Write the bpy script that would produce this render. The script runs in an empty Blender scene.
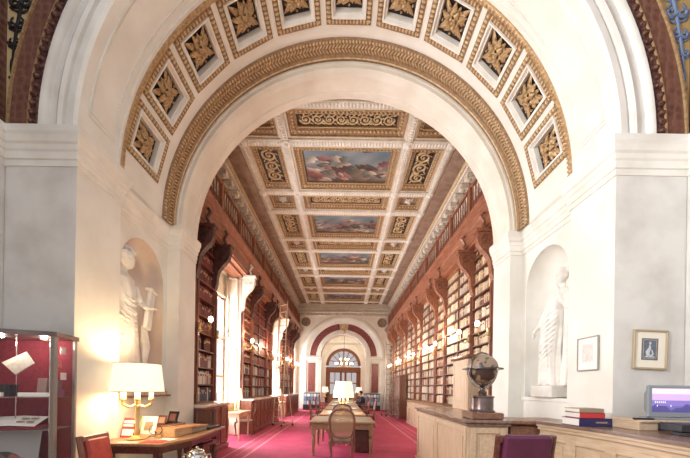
import bpy, math, random
from math import sin, cos, pi, radians as R
from mathutils import Vector, Matrix
random.seed(7)
S = bpy.context.scene
COL = S.collection
WORLD, WINP, HALLP, FARP, LAMPP, SCP, EXPO, ROLL = .56, 340, 215, 150, 22, 30, 1.0, .9

# ------------------------------------------------------------------ colour + materials
def lin(c):
    if isinstance(c, str):
        c = [int(c[i:i+2], 16)/255 for i in (0, 2, 4)]
    return tuple((v/12.92 if v <= .04045 else ((v+.055)/1.055)**2.4) for v in c) + (1,)

def mat(name, col, rough=.5, metal=0, col2=None, scale=4, detail=4, bump=0, bscale=30, stretch=None, emit=0, spec=.5, lo=.35, hi=.65):
    m = bpy.data.materials.new(name); m.use_nodes = True
    nt = m.node_tree; b = nt.nodes['Principled BSDF']
    b.inputs['Base Color'].default_value = lin(col)
    b.inputs['Roughness'].default_value = rough
    b.inputs['Metallic'].default_value = metal
    b.inputs['Specular IOR Level'].default_value = spec
    tc = nt.nodes.new('ShaderNodeTexCoord'); mp = nt.nodes.new('ShaderNodeMapping')
    nt.links.new(tc.outputs['Object'], mp.inputs[0])
    if stretch: mp.inputs['Scale'].default_value = stretch
    if col2:
        n = nt.nodes.new('ShaderNodeTexNoise'); n.inputs['Scale'].default_value = scale; n.inputs['Detail'].default_value = detail
        r = nt.nodes.new('ShaderNodeValToRGB')
        r.color_ramp.elements[0].position = lo; r.color_ramp.elements[1].position = hi
        r.color_ramp.elements[0].color = lin(col); r.color_ramp.elements[1].color = lin(col2)
        nt.links.new(mp.outputs[0], n.inputs['Vector']); nt.links.new(n.outputs['Fac'], r.inputs[0])
        nt.links.new(r.outputs[0], b.inputs['Base Color'])
    if bump:
        n2 = nt.nodes.new('ShaderNodeTexNoise'); n2.inputs['Scale'].default_value = bscale
        bp = nt.nodes.new('ShaderNodeBump'); bp.inputs['Strength'].default_value = bump; bp.inputs['Distance'].default_value = .02
        nt.links.new(mp.outputs[0], n2.inputs['Vector']); nt.links.new(n2.outputs['Fac'], bp.inputs['Height'])
        nt.links.new(bp.outputs[0], b.inputs['Normal'])
    if emit:
        b.inputs['Emission Color'].default_value = lin(col); b.inputs['Emission Strength'].default_value = emit
    return m

def wood(name, a, b, rough=.4, axis='z'):
    st = {'z': (9, 9, 1.2), 'y': (9, 1.2, 9), 'x': (1.2, 9, 9)}[axis]
    return mat(name, a, rough, 0, b, 3, 6, .15, 12, st)

def ornament(name, a, b, scale, rough=.55, metal=0, kind='vor'):
    m = mat(name, a, rough, metal); nt = m.node_tree; bs = nt.nodes['Principled BSDF']
    tc = nt.nodes['Texture Coordinate']
    v = nt.nodes.new('ShaderNodeTexVoronoi'); v.inputs['Scale'].default_value = scale; v.inputs['Randomness'].default_value = .35
    r = nt.nodes.new('ShaderNodeValToRGB'); r.color_ramp.elements[0].color = lin(a); r.color_ramp.elements[1].color = lin(b)
    r.color_ramp.elements[0].position = .25; r.color_ramp.elements[1].position = .6
    bp = nt.nodes.new('ShaderNodeBump'); bp.invert = True; bp.inputs['Strength'].default_value = .8; bp.inputs['Distance'].default_value = .03
    nt.links.new(tc.outputs['Object'], v.inputs['Vector']); nt.links.new(v.outputs['Distance'], r.inputs[0])
    nt.links.new(r.outputs[0], bs.inputs['Base Color']); nt.links.new(v.outputs['Distance'], bp.inputs['Height'])
    nt.links.new(bp.outputs[0], bs.inputs['Normal'])
    return m

def thin(name, col, clear, rough=.05):
    m = bpy.data.materials.new(name); m.use_nodes = True; nt = m.node_tree
    b = nt.nodes['Principled BSDF']; b.inputs['Base Color'].default_value = lin(col); b.inputs['Roughness'].default_value = rough
    t = nt.nodes.new('ShaderNodeBsdfTransparent'); x = nt.nodes.new('ShaderNodeMixShader'); x.inputs[0].default_value = clear
    nt.links.new(b.outputs[0], x.inputs[1]); nt.links.new(t.outputs[0], x.inputs[2])
    nt.links.new(x.outputs[0], nt.nodes['Material Output'].inputs['Surface'])
    return m

def attrmat(name, rough=.6, bump=0):
    m = mat(name, 'ffffff', rough, bump=bump, bscale=60); nt = m.node_tree
    a = nt.nodes.new('ShaderNodeVertexColor'); a.layer_name = 'Col'
    nt.links.new(a.outputs[0], nt.nodes['Principled BSDF'].inputs['Base Color'])
    return m

M = dict(
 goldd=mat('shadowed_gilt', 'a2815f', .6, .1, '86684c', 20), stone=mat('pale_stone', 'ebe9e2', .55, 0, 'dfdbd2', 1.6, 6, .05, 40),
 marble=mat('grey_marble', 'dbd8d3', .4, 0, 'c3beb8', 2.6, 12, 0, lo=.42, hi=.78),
 mould=mat('moulding_stone', 'ebe8e1', .5, 0, 'ddd9d0', 3, 4),
 cream=mat('cream_stone', 'e8e3d8', .6, 0, 'dcd4c6', 2, 4),
 pinkst=mat('pinkish_stone', 'e2d3c6', .6, 0, 'd8c2b2', 2, 5),
 gold=mat('antique_gold', 'c4a67c', .42, .3, 'a3815a', 30, 4, .15, 60),
 goldl=mat('pale_gold', 'd8c29c', .5, .2, 'bd9f76', 20, 4, .15, 60),
 darkbr=mat('dark_brown_paint', '3a2620', .6, 0, '241612', 6),
 brownband=ornament('brown_stencil', '5c3a30', '7c5444', 11),
 maroonegg=ornament('maroon_moulding', '7d564a', '4b2822', 16),
 ceilcream=ornament('carved_cream', 'ece4d8', 'c9bbaa', 15),
 ceilgold=ornament('carved_gilt', 'dcc8a8', '7d5f48', 15, .5, .1),
 ceilplain=mat('ceiling_brown', 'a08876', .6, 0, '846b5a', 5),
 wood=wood('red_brown_wood', 'a06a4e', '7c4836', .35, 'y'),
 woodv=wood('red_brown_wood_upright', '905844', '6c3c2e', .35, 'z'),
 woodd=wood('dark_red_wood', '6a3a31', '4c2620', .3, 'y'),
 woodk=mat('carved_dark_wood', '5c332b', .4, 0, '3c1f1a', 12, 5, .6, 40),
 oak=wood('pale_oak', 'd2baa0', 'c0a488', .4, 'z'),
 oaky=wood('pale_oak_long', 'd2baa0', 'c2a88c', .4, 'y'),
 oakd=wood('brown_oak', '8c6450', '6f4a3a', .3, 'y'),
 oaktop=wood('worn_counter_top', '8d7468', '6e564c', .22, 'y'),
 tabletop=wood('table_top_wood', 'a8805f', '8c664b', .3, 'y'),
 leather=mat('green_grey_leather', 'a89a84', .35, 0, '948670', 8),
 chairw=wood('chair_wood', '8a5747', '6d4036', .35, 'z'),
 redup=mat('red_upholstery', 'b2463f', .6, 0, '9e3a36', 12, 4, .1, 80),
 purple=mat('purple_leather', '5e2346', .45, 0, '501b3b', 5, 4),
 cane=thin('woven_cane', 'a9826a', .35, .6),
 brass=mat('polished_brass', 'cdb07c', .28, .8),
 silver=mat('polished_silver', 'cfcac4', .2, 1),
 iron=mat('dark_iron', '4b4547', .4, .6),
 steel=mat('burnished_metal', '7b6a66', .3, .8, '4f4240', 5),
 glass=thin('clear_glass', 'c8ccd0', .95),
 shade=mat('lit_lampshade', 'fff3d8', .8, emit=.4),
 candle=mat('white_candle_tube', 'fff6e4', .5, emit=.4),
 bulb=mat('lit_bulb', 'ffe8c0', .5, emit=8),
 white=mat('white_paper', 'eeebe6', .6),
 black=mat('black_plastic', '26242c', .35),
 grey=mat('grey_plastic', '8b9098', .4),
 redl=mat('red_cloth_lining', '8a2436', .8, 0, '76202e', 30, 3, .3, 120),
 redbk=mat('red_cover', 'c43a3a', .5), bluebk=mat('dark_blue_cover', '2f2a5c', .4), tanbk=mat('tan_cover', 'a08c78', .5),
 statue=mat('white_marble_statue', 'efece6', .5, 0, 'ddd8d0', 5),
 skin=mat('skin', 'c99a80', .5), hair=mat('dark_hair', '2b1d18', .6), cloth=mat('dark_jacket', '2c2c3a', .8),
 redpanel=mat('red_marble_panel', '8a4a48', .35, 0, '743a3b', 8, 6),
 attr=attrmat('painted_canvas', .55, .15),
 bookm=attrmat('book_bindings', .5),
 screen=None,
)

# ------------------------------------------------------------------ mesh builder
class MB:
    def __init__(s): s.v = []; s.f = []; s.c = None
    def add(s, vs, fs, M4=None):
        o = len(s.v)
        s.v += [tuple(M4 @ Vector(v)) if M4 else tuple(v) for v in vs]
        s.f += [tuple(i+o for i in f) for f in fs]
        return s
    def box(s, x0, y0, z0, x1, y1, z1, M4=None):
        vs = [(x0,y0,z0),(x1,y0,z0),(x1,y1,z0),(x0,y1,z0),(x0,y0,z1),(x1,y0,z1),(x1,y1,z1),(x0,y1,z1)]
        return s.add(vs, [(0,3,2,1),(4,5,6,7),(0,1,5,4),(1,2,6,5),(2,3,7,6),(3,0,4,7)], M4)
    def bbox(s, x0, y0, z0, x1, y1, z1, b=.008, M4=None):
        # bevelled box: chamfer all vertical + horizontal edges
        if x1 < x0: x0, x1 = x1, x0
        if y1 < y0: y0, y1 = y1, y0
        vs = []; 
        for z, i in ((z0, b), (z0+b, 0), (z1-b, 0), (z1, b)):
            vs += [(x0+i+b,y0+i,z),(x1-i-b,y0+i,z),(x1-i,y0+i+b,z),(x1-i,y1-i-b,z),(x1-i-b,y1-i,z),(x0+i+b,y1-i,z),(x0+i,y1-i-b,z),(x0+i,y0+i+b,z)]
        fs = [tuple(range(7,-1,-1)), tuple(range(24,32))]
        for k in range(3):
            for j in range(8): fs.append((k*8+j, k*8+(j+1)%8, k*8+8+(j+1)%8, k*8+8+j))
        return s.add(vs, fs, M4)
    def prism(s, poly, z0, z1, M4=None):
        n = len(poly)
        vs = [(x,y,z0) for x,y in poly]+[(x,y,z1) for x,y in poly]
        fs = [tuple(range(n-1,-1,-1)), tuple(range(n,2*n))]+[(i,(i+1)%n,(i+1)%n+n,i+n) for i in range(n)]
        return s.add(vs, fs, M4)
    def lathe(s, prof, n=16, M4=None, sy=1):
        vs = []; fs = []
        for r, z in prof:
            for k in range(n):
                a = 2*pi*k/n; vs.append((r*cos(a), r*sin(a)*sy, z))
        for i in range(len(prof)-1):
            for k in range(n):
                fs.append((i*n+k, i*n+(k+1)%n, (i+1)*n+(k+1)%n, (i+1)*n+k))
        fs.append(tuple(range(n-1,-1,-1))); fs.append(tuple((len(prof)-1)*n+k for k in range(n)))
        return s.add(vs, fs, M4)
    def ball(s, c, r, n=10, m=6, M4=None):
        if not hasattr(r, '__len__'): r = (r,r,r)
        vs = [(c[0],c[1],c[2]-r[2])]; fs = []
        for i in range(1, m):
            t = -pi/2+pi*i/m
            for k in range(n):
                a = 2*pi*k/n; vs.append((c[0]+r[0]*cos(t)*cos(a), c[1]+r[1]*cos(t)*sin(a), c[2]+r[2]*sin(t)))
        vs.append((c[0],c[1],c[2]+r[2])); L = len(vs)-1
        for k in range(n):
            fs.append((0, 1+(k+1)%n, 1+k)); fs.append((L, L-n+k, L-n+(k+1)%n))
        for i in range(m-2):
            for k in range(n): fs.append((1+i*n+k, 1+i*n+(k+1)%n, 1+(i+1)*n+(k+1)%n, 1+(i+1)*n+k))
        return s.add(vs, fs, M4)
    def tube(s, pts, r, n=8, M4=None, closed=False):
        pts = [Vector(p) for p in pts]; N = len(pts)
        rs = r if hasattr(r, '__len__') else [r]*N
        vs = []; fs = []; up = None
        for i, p in enumerate(pts):
            if closed: t = pts[(i+1)%N]-pts[i-1]
            else: t = pts[min(i+1,N-1)]-pts[max(i-1,0)]
            if t.length < 1e-9: t = Vector((0,0,1))
            t.normalize()
            if up is None:
                up = Vector((0,0,1)) if abs(t.z) < .9 else Vector((1,0,0))
            a = up - t*up.dot(t)
            if a.length < 1e-6: a = Vector((1,0,0)) - t*t.x
            a.normalize(); up = a; b = t.cross(a)
            for k in range(n):
                q = 2*pi*k/n; vs.append(tuple(p+(a*cos(q)+b*sin(q))*rs[i]))
        for i in range(N if closed else N-1):
            j = (i+1)%N
            for k in range(n): fs.append((i*n+k, i*n+(k+1)%n, j*n+(k+1)%n, j*n+k))
        if not closed:
            fs.append(tuple(range(n-1,-1,-1))); fs.append(tuple((N-1)*n+k for k in range(n)))
        return s.add(vs, fs, M4)
    def grid(s, P, close_u=False):   # P[i][j] points
        n = len(P); m = len(P[0]); o = len(s.v)
        for row in P: s.v += [tuple(p) for p in row]
        for i in range(n if close_u else n-1):
            for j in range(m-1):
                a = i; b = (i+1)%n
                s.f.append((o+a*m+j, o+b*m+j, o+b*m+j+1, o+a*m+j+1))
        return s
    def arch(s, prof, zc, a0=0, a1=180, n=72, xc=0, caps=False):   # prof: (radius, y); swept round the arch axis
        P = []
        for i in range(n+1):
            a = R(a0+(a1-a0)*i/n)
            P.append([(xc+r*cos(a), y, zc+r*sin(a)) for r, y in prof])
        s.grid(P)
        return s
    def plan(s, path, prof, mirror=1):   # profile (out, z) swept along plan path with mitres; out = right of travel
        n = len(path); rows = []
        for i in range(n):
            p = Vector(path[i]); d0 = (p-Vector(path[i-1])).normalized() if i else None
            d1 = (Vector(path[i+1])-p).normalized() if i < n-1 else None
            d0 = d0 or d1; d1 = d1 or d0
            n0 = Vector((d0.y,-d0.x)); n1 = Vector((d1.y,-d1.x)); m = (n0+n1)
            m = m/ max(1e-6, m.dot(n0))
            rows.append([(mirror*(p.x+m.x*o), p.y+m.y*o, z) for o, z in prof])
        s.grid(rows); return s
    def obj(s, name, m, parent=None, label=None, smooth=False, **tags):
        me = bpy.data.meshes.new(name); me.from_pydata(s.v, [], s.f); me.update()
        if s.c:
            ca = me.color_attributes.new('Col', 'BYTE_COLOR', 'CORNER')
            li = 0
            for pi_, p in enumerate(me.polygons):
                c = s.c[pi_]
                for l in p.loop_indices: ca.data[l].color_srgb = (c[0], c[1], c[2], 1)
        me.materials.append(m)
        if smooth:
            me.polygons.foreach_set('use_smooth', [True]*len(me.polygons))
            try: me.set_sharp_from_angle(angle=R(40))
            except Exception: pass
        o = bpy.data.objects.new(name, me); COL.objects.link(o)
        if parent: o.parent = parent
        if label: o['label'] = label
        for k, v in tags.items(): o[k] = v
        return o

def thing(name, label, cat, loc=(0,0,0), rz=0, group=None):
    o = bpy.data.objects.new(name, None); COL.objects.link(o); o.empty_display_size = .1
    o.location = loc; o.rotation_euler = (0,0,rz); o['label'] = label; o['category'] = cat
    if group: o['group'] = group
    return o
def tag(o, label, cat, group=None):
    o['label'] = label; o['category'] = cat
    if group: o['group'] = group
    return o
KIDS = {}
def dup(root, loc, rz=None, label=None, group=None, sc=None):
    def cp(o, par):
        c = o.copy(); COL.objects.link(c)
        if par: c.parent = par
        for ch in [k for k in o.children]: cp(ch, c)
        return c
    r = cp(root, None); r.location = loc
    if rz is not None: r.rotation_euler = (0,0,rz)
    if sc: r.scale = sc
    if label: r['label'] = label
    if group: r['group'] = group
    return r
def struct(name, mb, m, parent=None, smooth=False):
    o = mb.obj(name, m, parent, smooth=smooth); o['kind'] = 'structure'; return o
def T(x, y, z, rx=0, ry=0, rz=0, s=1):
    from mathutils import Euler
    return Matrix.Translation((x,y,z)) @ Euler((rx,ry,rz)).to_matrix().to_4x4() @ Matrix.Diagonal((s,s,s,1))

# wall in a vertical plane with a round-headed hole. f(u,z)->xyz
def archwall(mb, f, u0, u1, z0, z1, uc, hw, zs, sill, n=28):
    q = lambda a, b, c, d: mb.add([f(*a), f(*b), f(*c), f(*d)], [(0,1,2,3)])
    q((u0,z0),(uc-hw,z0),(uc-hw,z1),(u0,z1)); q((uc+hw,z0),(u1,z0),(u1,z1),(uc+hw,z1))
    if sill > z0: q((uc-hw,z0),(uc+hw,z0),(uc+hw,sill),(uc-hw,sill))
    for i in range(n):
        a, b = pi-pi*i/n, pi-pi*(i+1)/n
        ua, ub = uc+hw*cos(a), uc+hw*cos(b)
        q((ua, zs+hw*sin(a)), (ub, zs+hw*sin(b)), (ub, z1), (ua, z1))

YF, YP, YB, YR = 3.63, 4.35, 5.82, 6.45     # pier front, pier end, ring front, ring back
ZS = 4.28
END = 22.5

# ------------------------------------------------------------------ floor
mb = MB(); mb.box(-7,-6,-.1, 7,END+10,0)
fm = mat('crimson_carpet', 'ba3c62', .8, 0, 'ab3258', 2.5, 5, .15, 200)
nt = fm.node_tree; bs = nt.nodes['Principled BSDF']; tc = nt.nodes['Texture Coordinate']
sx = nt.nodes.new('ShaderNodeSeparateXYZ'); ab = nt.nodes.new('ShaderNodeMath'); ab.operation = 'ABSOLUTE'
nt.links.new(tc.outputs['Object'], sx.inputs[0]); nt.links.new(sx.outputs[0], ab.inputs[0])
rp = nt.nodes.new('ShaderNodeValToRGB'); rp.color_ramp.interpolation = 'CONSTANT'
dv = nt.nodes.new('ShaderNodeMath'); dv.operation = 'DIVIDE'; dv.inputs[1].default_value = 4
nt.links.new(ab.outputs[0], dv.inputs[0]); nt.links.new(dv.outputs[0], rp.inputs[0])
el = rp.color_ramp.elements; el[0].position = 0; el[0].color = (0,0,0,1); el[1].position = .505; el[1].color = (1,1,1,1)
for p, c in ((.522,0), (.56,.45), (.572,0), (.612,1), (.624,0)):
    e = el.new(p); e.color = (c,c,c,1)
mx = nt.nodes.new('ShaderNodeMix'); mx.data_type = 'RGBA'; mx.inputs['B'].default_value = lin('c47c86')
old = bs.inputs['Base Color'].links[0].from_socket
nt.links.new(old, mx.inputs['A']); nt.links.new(rp.outputs[0], mx.inputs['Factor']); nt.links.new(mx.outputs['Result'], bs.inputs['Base Color'])
struct('floor', mb, fm)
mb = MB(); mb.box(-3.8,-4,0,3.8,YR,.012); struct('floor_hall', mb, wood('bounce_cut_floor','c2a88c','a88c70',.4,'y'))  # unseen beige floor laid over the carpet to cut its pink bounce

# ------------------------------------------------------------------ portico walls, cornice, arch
NY, NH, NSILL, NSPR = 5.15, .54, 1.39, 3.22      # niche centre, half width, sill, springing
cprof = [(0,3.90),(.015,3.90),(.015,3.965),(.03,3.975),(.03,4.05),(.045,4.07),(.05,4.12),(.07,4.14),(.085,4.2),(.1,4.23),(.1,4.30),(.085,ZS),(-.3,ZS)]
for sgn, side in ((-1,'left'), (1,'right')):
    w = MB()
    # path for the left side; mirrored for the right
    path = [(-3.8,-4),(-3.8,YF),(-3.0,YF),(-3.0,YP),(-3.17,YP),(-3.17,YB),(-2.95,YB),(-2.95,YR)]
    fl = lambda x: -sgn*x
    for (a, b) in zip(path[:-1], path[1:]):
        if a == (-3.17,YP):
            archwall(w, lambda u, z: (fl(-3.17), u, z), YP, YB, 0, ZS, NY, NH, NSPR, NSILL)
            continue
        w.add([(fl(a[0]),a[1],0),(fl(b[0]),b[1],0),(fl(b[0]),b[1],ZS),(fl(a[0]),a[1],ZS)], [(0,1,2,3)])
    wl = struct('wall_'+side, w, M['stone'])
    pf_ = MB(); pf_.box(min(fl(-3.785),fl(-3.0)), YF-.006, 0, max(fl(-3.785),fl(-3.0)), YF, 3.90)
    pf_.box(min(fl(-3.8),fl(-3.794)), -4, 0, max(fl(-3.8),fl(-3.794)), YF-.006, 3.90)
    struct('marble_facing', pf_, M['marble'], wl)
    # niche: half cylinder and quarter dome
    nb = MB(); P = []
    dp = .42
    for i in range(25):
        a = pi*i/24; row = []
        for z in (NSILL, NSPR): row.append((fl(-3.17-dp*sin(a)), NY-NH*cos(a), z))
        for j in range(1, 9):
            b = pi/2*j/8
            row.append((fl(-3.17-dp*sin(a)*cos(b)), NY-NH*cos(a)*cos(b), NSPR+NH*sin(b)))
        P.append(row)
    nb.grid(P)
    nb.add([(fl(-3.17-dp*sin(pi*i/24)), NY-NH*cos(pi*i/24), NSILL) for i in range(25)], [tuple(range(25))])
    struct('niche', nb, M['pinkst'] if sgn < 0 else M['stone'], wl, smooth=True)
    # niche sill ledge
    sb = MB(); sb.bbox(fl(-3.3), NY-.6, NSILL-.06, fl(-3.09 if sgn < 0 else -3.155), NY+.6, NSILL, .005)
    struct('niche_sill', sb, M['pinkst'] if sgn < 0 else M['stone'], wl)
    cb = MB(); cb.plan(path, cprof, -sgn)
    struct('cornice', cb, M['mould'], wl)
    # upper side wall of the domed hall
    ub = MB(); ub.add([(fl(-3.8),-4,ZS),(fl(-3.8),YF,ZS),(fl(-3.8),YF,9),(fl(-3.8),-4,9)], [(0,1,2,3)]); 
    struct('upper_panel', ub, M['brownband'], wl)

# front arch: archivolt, painted band, pendentive wall
fa = MB(); fa.arch([(3.0,YF),(3.03,YF-.03),(3.10,YF-.03),(3.11,YF),(3.14,YF),(3.15,YF-.035),(3.19,YF-.05),(3.22,YF-.03),(3.23,YF),(3.33,YF),(3.34,YF-.03),(3.37,YF-.05),(3.40,YF-.05),(3.42,YF-.03),(3.44,YF)], ZS)
fr = struct('trim_1', fa, M['mould'], smooth=True)
bb = MB(); bb.arch([(3.52,YF-.03),(3.74,YF-.02)], ZS); struct('stencil_band', bb, M['brownband'], fr)
eb = MB(); eb.arch([(3.44,YF),(3.45,YF-.03),(3.52,YF-.03)], ZS)
for i in range(0, 110):
    a = R(i*180/109)
    eb.ball((0,0,0), (.032,.025,.042), 6, 4, T(3.485*cos(a), YF-.035, ZS+3.485*sin(a), 0, -a+pi/2, 0))
struct('egg_moulding', eb, M['maroonegg'], fr)
gb = MB(); gb.arch([(3.74,YF-.01),(3.745,YF-.04),(3.765,YF-.04),(3.77,YF-.01)], ZS); gb.arch([(3.51,YF-.02),(3.515,YF-.045),(3.528,YF-.045),(3.53,YF-.02)], ZS)
struct('gilt_line', gb, M['gold'], fr)
# pendentives: front wall outside the arch
for sgn, nm, c1 in ((-1,'wall_front_left','c9b284'), (1,'wall_front_right','b99a5e')):
    pb = MB(); N = 40
    for i in range(N):
        a, b = pi/2*i/N, pi/2*(i+1)/N
        r = 3.75
        p = [(sgn*r*cos(t), ZS+r*sin(t)) for t in (a, b)]
        q = [(sgn*3.82, ZS+r*sin(t)) for t in (a, b)]
        pb.add([(p[0][0],YF,p[0][1]),(q[0][0],YF,q[0][1]),(q[1][0],YF,q[1][1]),(p[1][0],YF,p[1][1])], [(0,1,2,3)])
    pb.add([(0,YF,ZS+3.75),(sgn*3.82,YF,ZS+3.75),(sgn*3.82,YF,9),(0,YF,9)], [(0,1,2,3)])
    pw = struct(nm, pb, mat('pendentive_ground', c1, .5, 0, c1, 3))
    ob = MB()          # painted foliage: scrolling leaves as thin relief
    cx, cz = sgn*3.68, ZS+1.45
    def spiral(x, z, r, turns, a0, d):
        return [(x+r*(1-.75*t)*cos(a0+d*turns*2*pi*t), YF-.008, z+r*(1-.75*t)*sin(a0+d*turns*2*pi*t)) for t in [k/26 for k in range(27)]]
    Y0 = YF-.008
    cxf = lambda z: sgn*((3.75*cos(math.asin(min(.99,z/3.75)))+3.80)/2) if z < 3.7 else 0
    hw = lambda z: (3.80-3.75*cos(math.asin(min(.99,z/3.75))))/2
    ob.tube([(cxf(z), Y0, ZS+z) for z in (.75,.9,1.1,1.3,1.5,1.8,2.2,2.6)], [.006,.012,.016,.016,.02,.024,.03,.03], 6)
    for zz in (.95,1.15,1.38,1.65,2.0,2.45):
        h = hw(zz)*.85; x0 = cxf(zz)
        for d in (-1, 1):
            c0_ = (x0+d*h*.5, ZS+zz+h*.45)
            ob.tube([(c0_[0]-d*h*.5*(1-.8*t)*cos(pi*1.9*t), Y0, c0_[1]-h*.5*(1-.8*t)*sin(pi*1.9*t)) for t in [k/20 for k in range(21)]], [.16*h*(1-.5*k/20)+.003 for k in range(21)], 5)
            for q_, (dx, dz, an) in enumerate(((.75,-.1,.9),(.95,.5,.2),(.6,1.05,-.7),(.25,-.35,1.2))):
                ob.ball((0,0,0), (.13*h,.006,.32*h), 6, 4, T(x0+d*h*dx, Y0, ZS+zz+h*dz, 0, d*an, 0))
        ob.ball((x0,Y0,ZS+zz+h*.2), (.2*h,.008,.4*h), 8, 5)
    ob.ball((cxf(.72),Y0-.002,ZS+.72), (.018,.008,.09), 8, 6); ob.ball((cxf(.6),Y0-.002,ZS+.60), (.022,.008,.018), 8, 6)
    struct('painted_foliage', ob, mat('foliage_paint', '17151b' if sgn < 0 else '6c7f9e', .5), pw)

# soffit of the front arch, step, coffered vault, ring
so = MB(); so.arch([(3.0,YF),(3.0,YP),(3.06,YP)], ZS)
sf = struct('ceiling_portico', so, M['stone'], smooth=True)
ln = MB()
for y, r in ((3.76,.012),(3.79,.008),(4.18,.012),(4.15,.008)):
    ln.tube([(2.998*cos(R(a)), y, ZS+2.998*sin(R(a))) for a in [6+168*k/80 for k in range(81)]], r, 5)
for a in (6, 7, 173, 174):
    ln.tube([(2.998*cos(R(a)), 3.76, ZS+2.998*sin(R(a))), (2.998*cos(R(a)), 4.18, ZS+2.998*sin(R(a)))], .01, 5)
ln.arch([(3.0,4.25),(2.98,4.255),(2.98,4.275),(3.0,4.28)], ZS)
struct('panel_moulding', ln, M['mould'], sf)
rope = MB()
rope.arch([(3.0,4.32),(2.985,4.33),(2.985,4.36),(3.0,4.40),(3.06,4.40)], ZS)
for i in range(150):
    a = R((i+.5)*180/150)
    rope.ball((0,0,0), (.026,.036,.02), 6, 4, T(2.99*cos(a), 4.36, ZS+2.99*sin(a), 0, -a+pi/2, .6))
struct('rope_moulding', rope, M['gold'], sf)
va = MB(); CK = [15*k for k in range(1,12)]
HA = .31/3.06; y0, y1 = 4.50, 5.16
va.arch([(3.06,4.40),(3.06,y0)], ZS); va.arch([(3.06,y1),(3.06,5.44)], ZS)
edges = [0]+sum([[k-math.degrees(HA), k+math.degrees(HA)] for k in CK], [])+[180]
for a, b in zip(edges[0::2], edges[1::2]): va.arch([(3.06,y0),(3.06,y1)], ZS, a, b, 5)
struct('vault_surface', va, M['stone'], sf, smooth=True)
# one coffer, local frame: x = along the arc, y = depth, z = outwards (up)
def sqring(mb, rings):   # rings: (half x, half y, z)
    for (a, b, z), (c, d, w) in zip(rings[:-1], rings[1:]):
        A = [(-a,-b,z),(a,-b,z),(a,b,z),(-a,b,z)]; B = [(-c,-d,w),(c,-d,w),(c,d,w),(-c,d,w)]
        for i in range(4):
            j = (i+1)%4; mb.add([A[i],A[j],B[j],B[i]], [(0,1,2,3)])
def petal(mb, ang, L, wd, lift, curl, M0=None):
    P = []
    for i in range(6):
        t = i/5; row = []
        ww = wd*sin(pi*(t*.85+.12))
        for j in range(5):
            u = j/4*2-1
            row.append((t*L, u*ww, -(lift*sin(pi*t*.9)+curl*t*t)-.012*(u*u)*-1))
        P.append(row)
    g = MB().grid(P); m = Matrix.Rotation(ang, 4, 'Z')
    mb.add([tuple(m @ Vector(v)) for v in g.v], g.f, M0)
def rosette_mb(R0=.17, M0=None):
    g = MB()
    for k in range(10): petal(g, 2*pi*k/10+.15*(k%2), R0*(1.02 if k%2 else .9), R0*.24, .03+.02*(k%2), .0)
    for k in range(8): petal(g, 2*pi*(k+.5)/8, R0*.7, R0*.22, .075-.015*(k%2), .02)
    for k in range(6): petal(g, 2*pi*k/6, R0*.42, R0*.16, .10, .03)
    for k in range(10): g.ball((R0*.82*cos(2*pi*k/10+.3), R0*.82*sin(2*pi*k/10+.3), -.03), (R0*.09,R0*.09,.02), 6, 4)
    g.ball((0,0,-.06), (R0*.2,R0*.2,.03), 8, 5)
    for sx_ in (-1,1):
        for sy_ in (-1,1):
            petal(g, math.atan2(sy_,sx_), R0*1.35, R0*.22, .03, .0)
    return g
cof = None
def bend(g): g.v = [(v[0], v[1], v[2]-v[0]**2/6.12) for v in g.v]
for k in CK:
    a = R(k)
    Mx = T(3.06*cos(a), (y0+y1)/2, ZS+3.06*sin(a), 0, pi/2-a, 0)
    if cof is None:
        g = MB(); sqring(g, [(.355,.395,.012),(.355,.395,-.012),(.265,.305,-.006),(.265,.305,.0)])
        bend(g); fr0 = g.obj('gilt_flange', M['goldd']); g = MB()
        for ax in range(2):
            for sg in (-1,1):
                n_ = 12
                for i in range(n_):
                    t = (i+.5)/n_*2-1
                    p = (t*.33, sg*.352, -.016) if ax == 0 else (sg*.312, t*.37, -.016)
                    g.ball(p, ((.02,.036,.024) if ax == 0 else (.036,.02,.024)), 6, 4)
        bend(g); eg0 = g.obj('egg_moulding', M['goldl'])
        g = MB(); sqring(g, [(.272,.312,.0),(.268,.308,-.03),(.245,.285,-.03),(.222,.262,.01),(.21,.25,.01),(.205,.245,.09)])
        bend(g); in0 = g.obj('inner_frame', M['mould'])
        g = MB(); sqring(g, [(.206,.246,.075),(.0,.0,.075)]); bk0 = g.obj('recess', M['darkbr'])
        rs0 = rosette_mb(.205).obj('rosette', M['gold'], smooth=True)
        cof = (fr0, in0, bk0, rs0, eg0); cop = cof
        objs = cof
    else:
        objs = [o.copy() for o in cof]
        for o in objs: COL.objects.link(o)
    e = bpy.data.objects.new('coffer', None); COL.objects.link(e); e.parent = sf; e.matrix_local = Mx; e['kind'] = 'structure'
    for o in objs: o.parent = e; o['kind'] = 'structure'
    objs[3].location = (0,0,.06)
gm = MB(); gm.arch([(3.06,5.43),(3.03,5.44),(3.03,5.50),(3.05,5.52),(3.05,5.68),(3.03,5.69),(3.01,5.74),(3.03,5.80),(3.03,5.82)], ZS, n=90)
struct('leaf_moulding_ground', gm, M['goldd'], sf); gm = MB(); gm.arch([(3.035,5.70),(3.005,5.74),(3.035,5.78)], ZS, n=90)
for i in range(170):
    a = R((i+.5)*180/170)
    gm.ball((0,0,0), (.02,.028,.02), 6, 4, T(3.025*cos(a), 5.47, ZS+3.025*sin(a), 0, -a+pi/2, 0))
    gm.ball((0,0,0), (.013,.05,.02), 6, 4, T(3.045*cos(a), 5.56, ZS+3.045*sin(a), 0, -a+pi/2, .6))
    gm.ball((0,0,0), (.013,.05,.02), 6, 4, T(3.045*cos(a), 5.64, ZS+3.045*sin(a), 0, -a+pi/2, -.6))
struct('leaf_moulding', gm, M['goldl'], sf)
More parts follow.
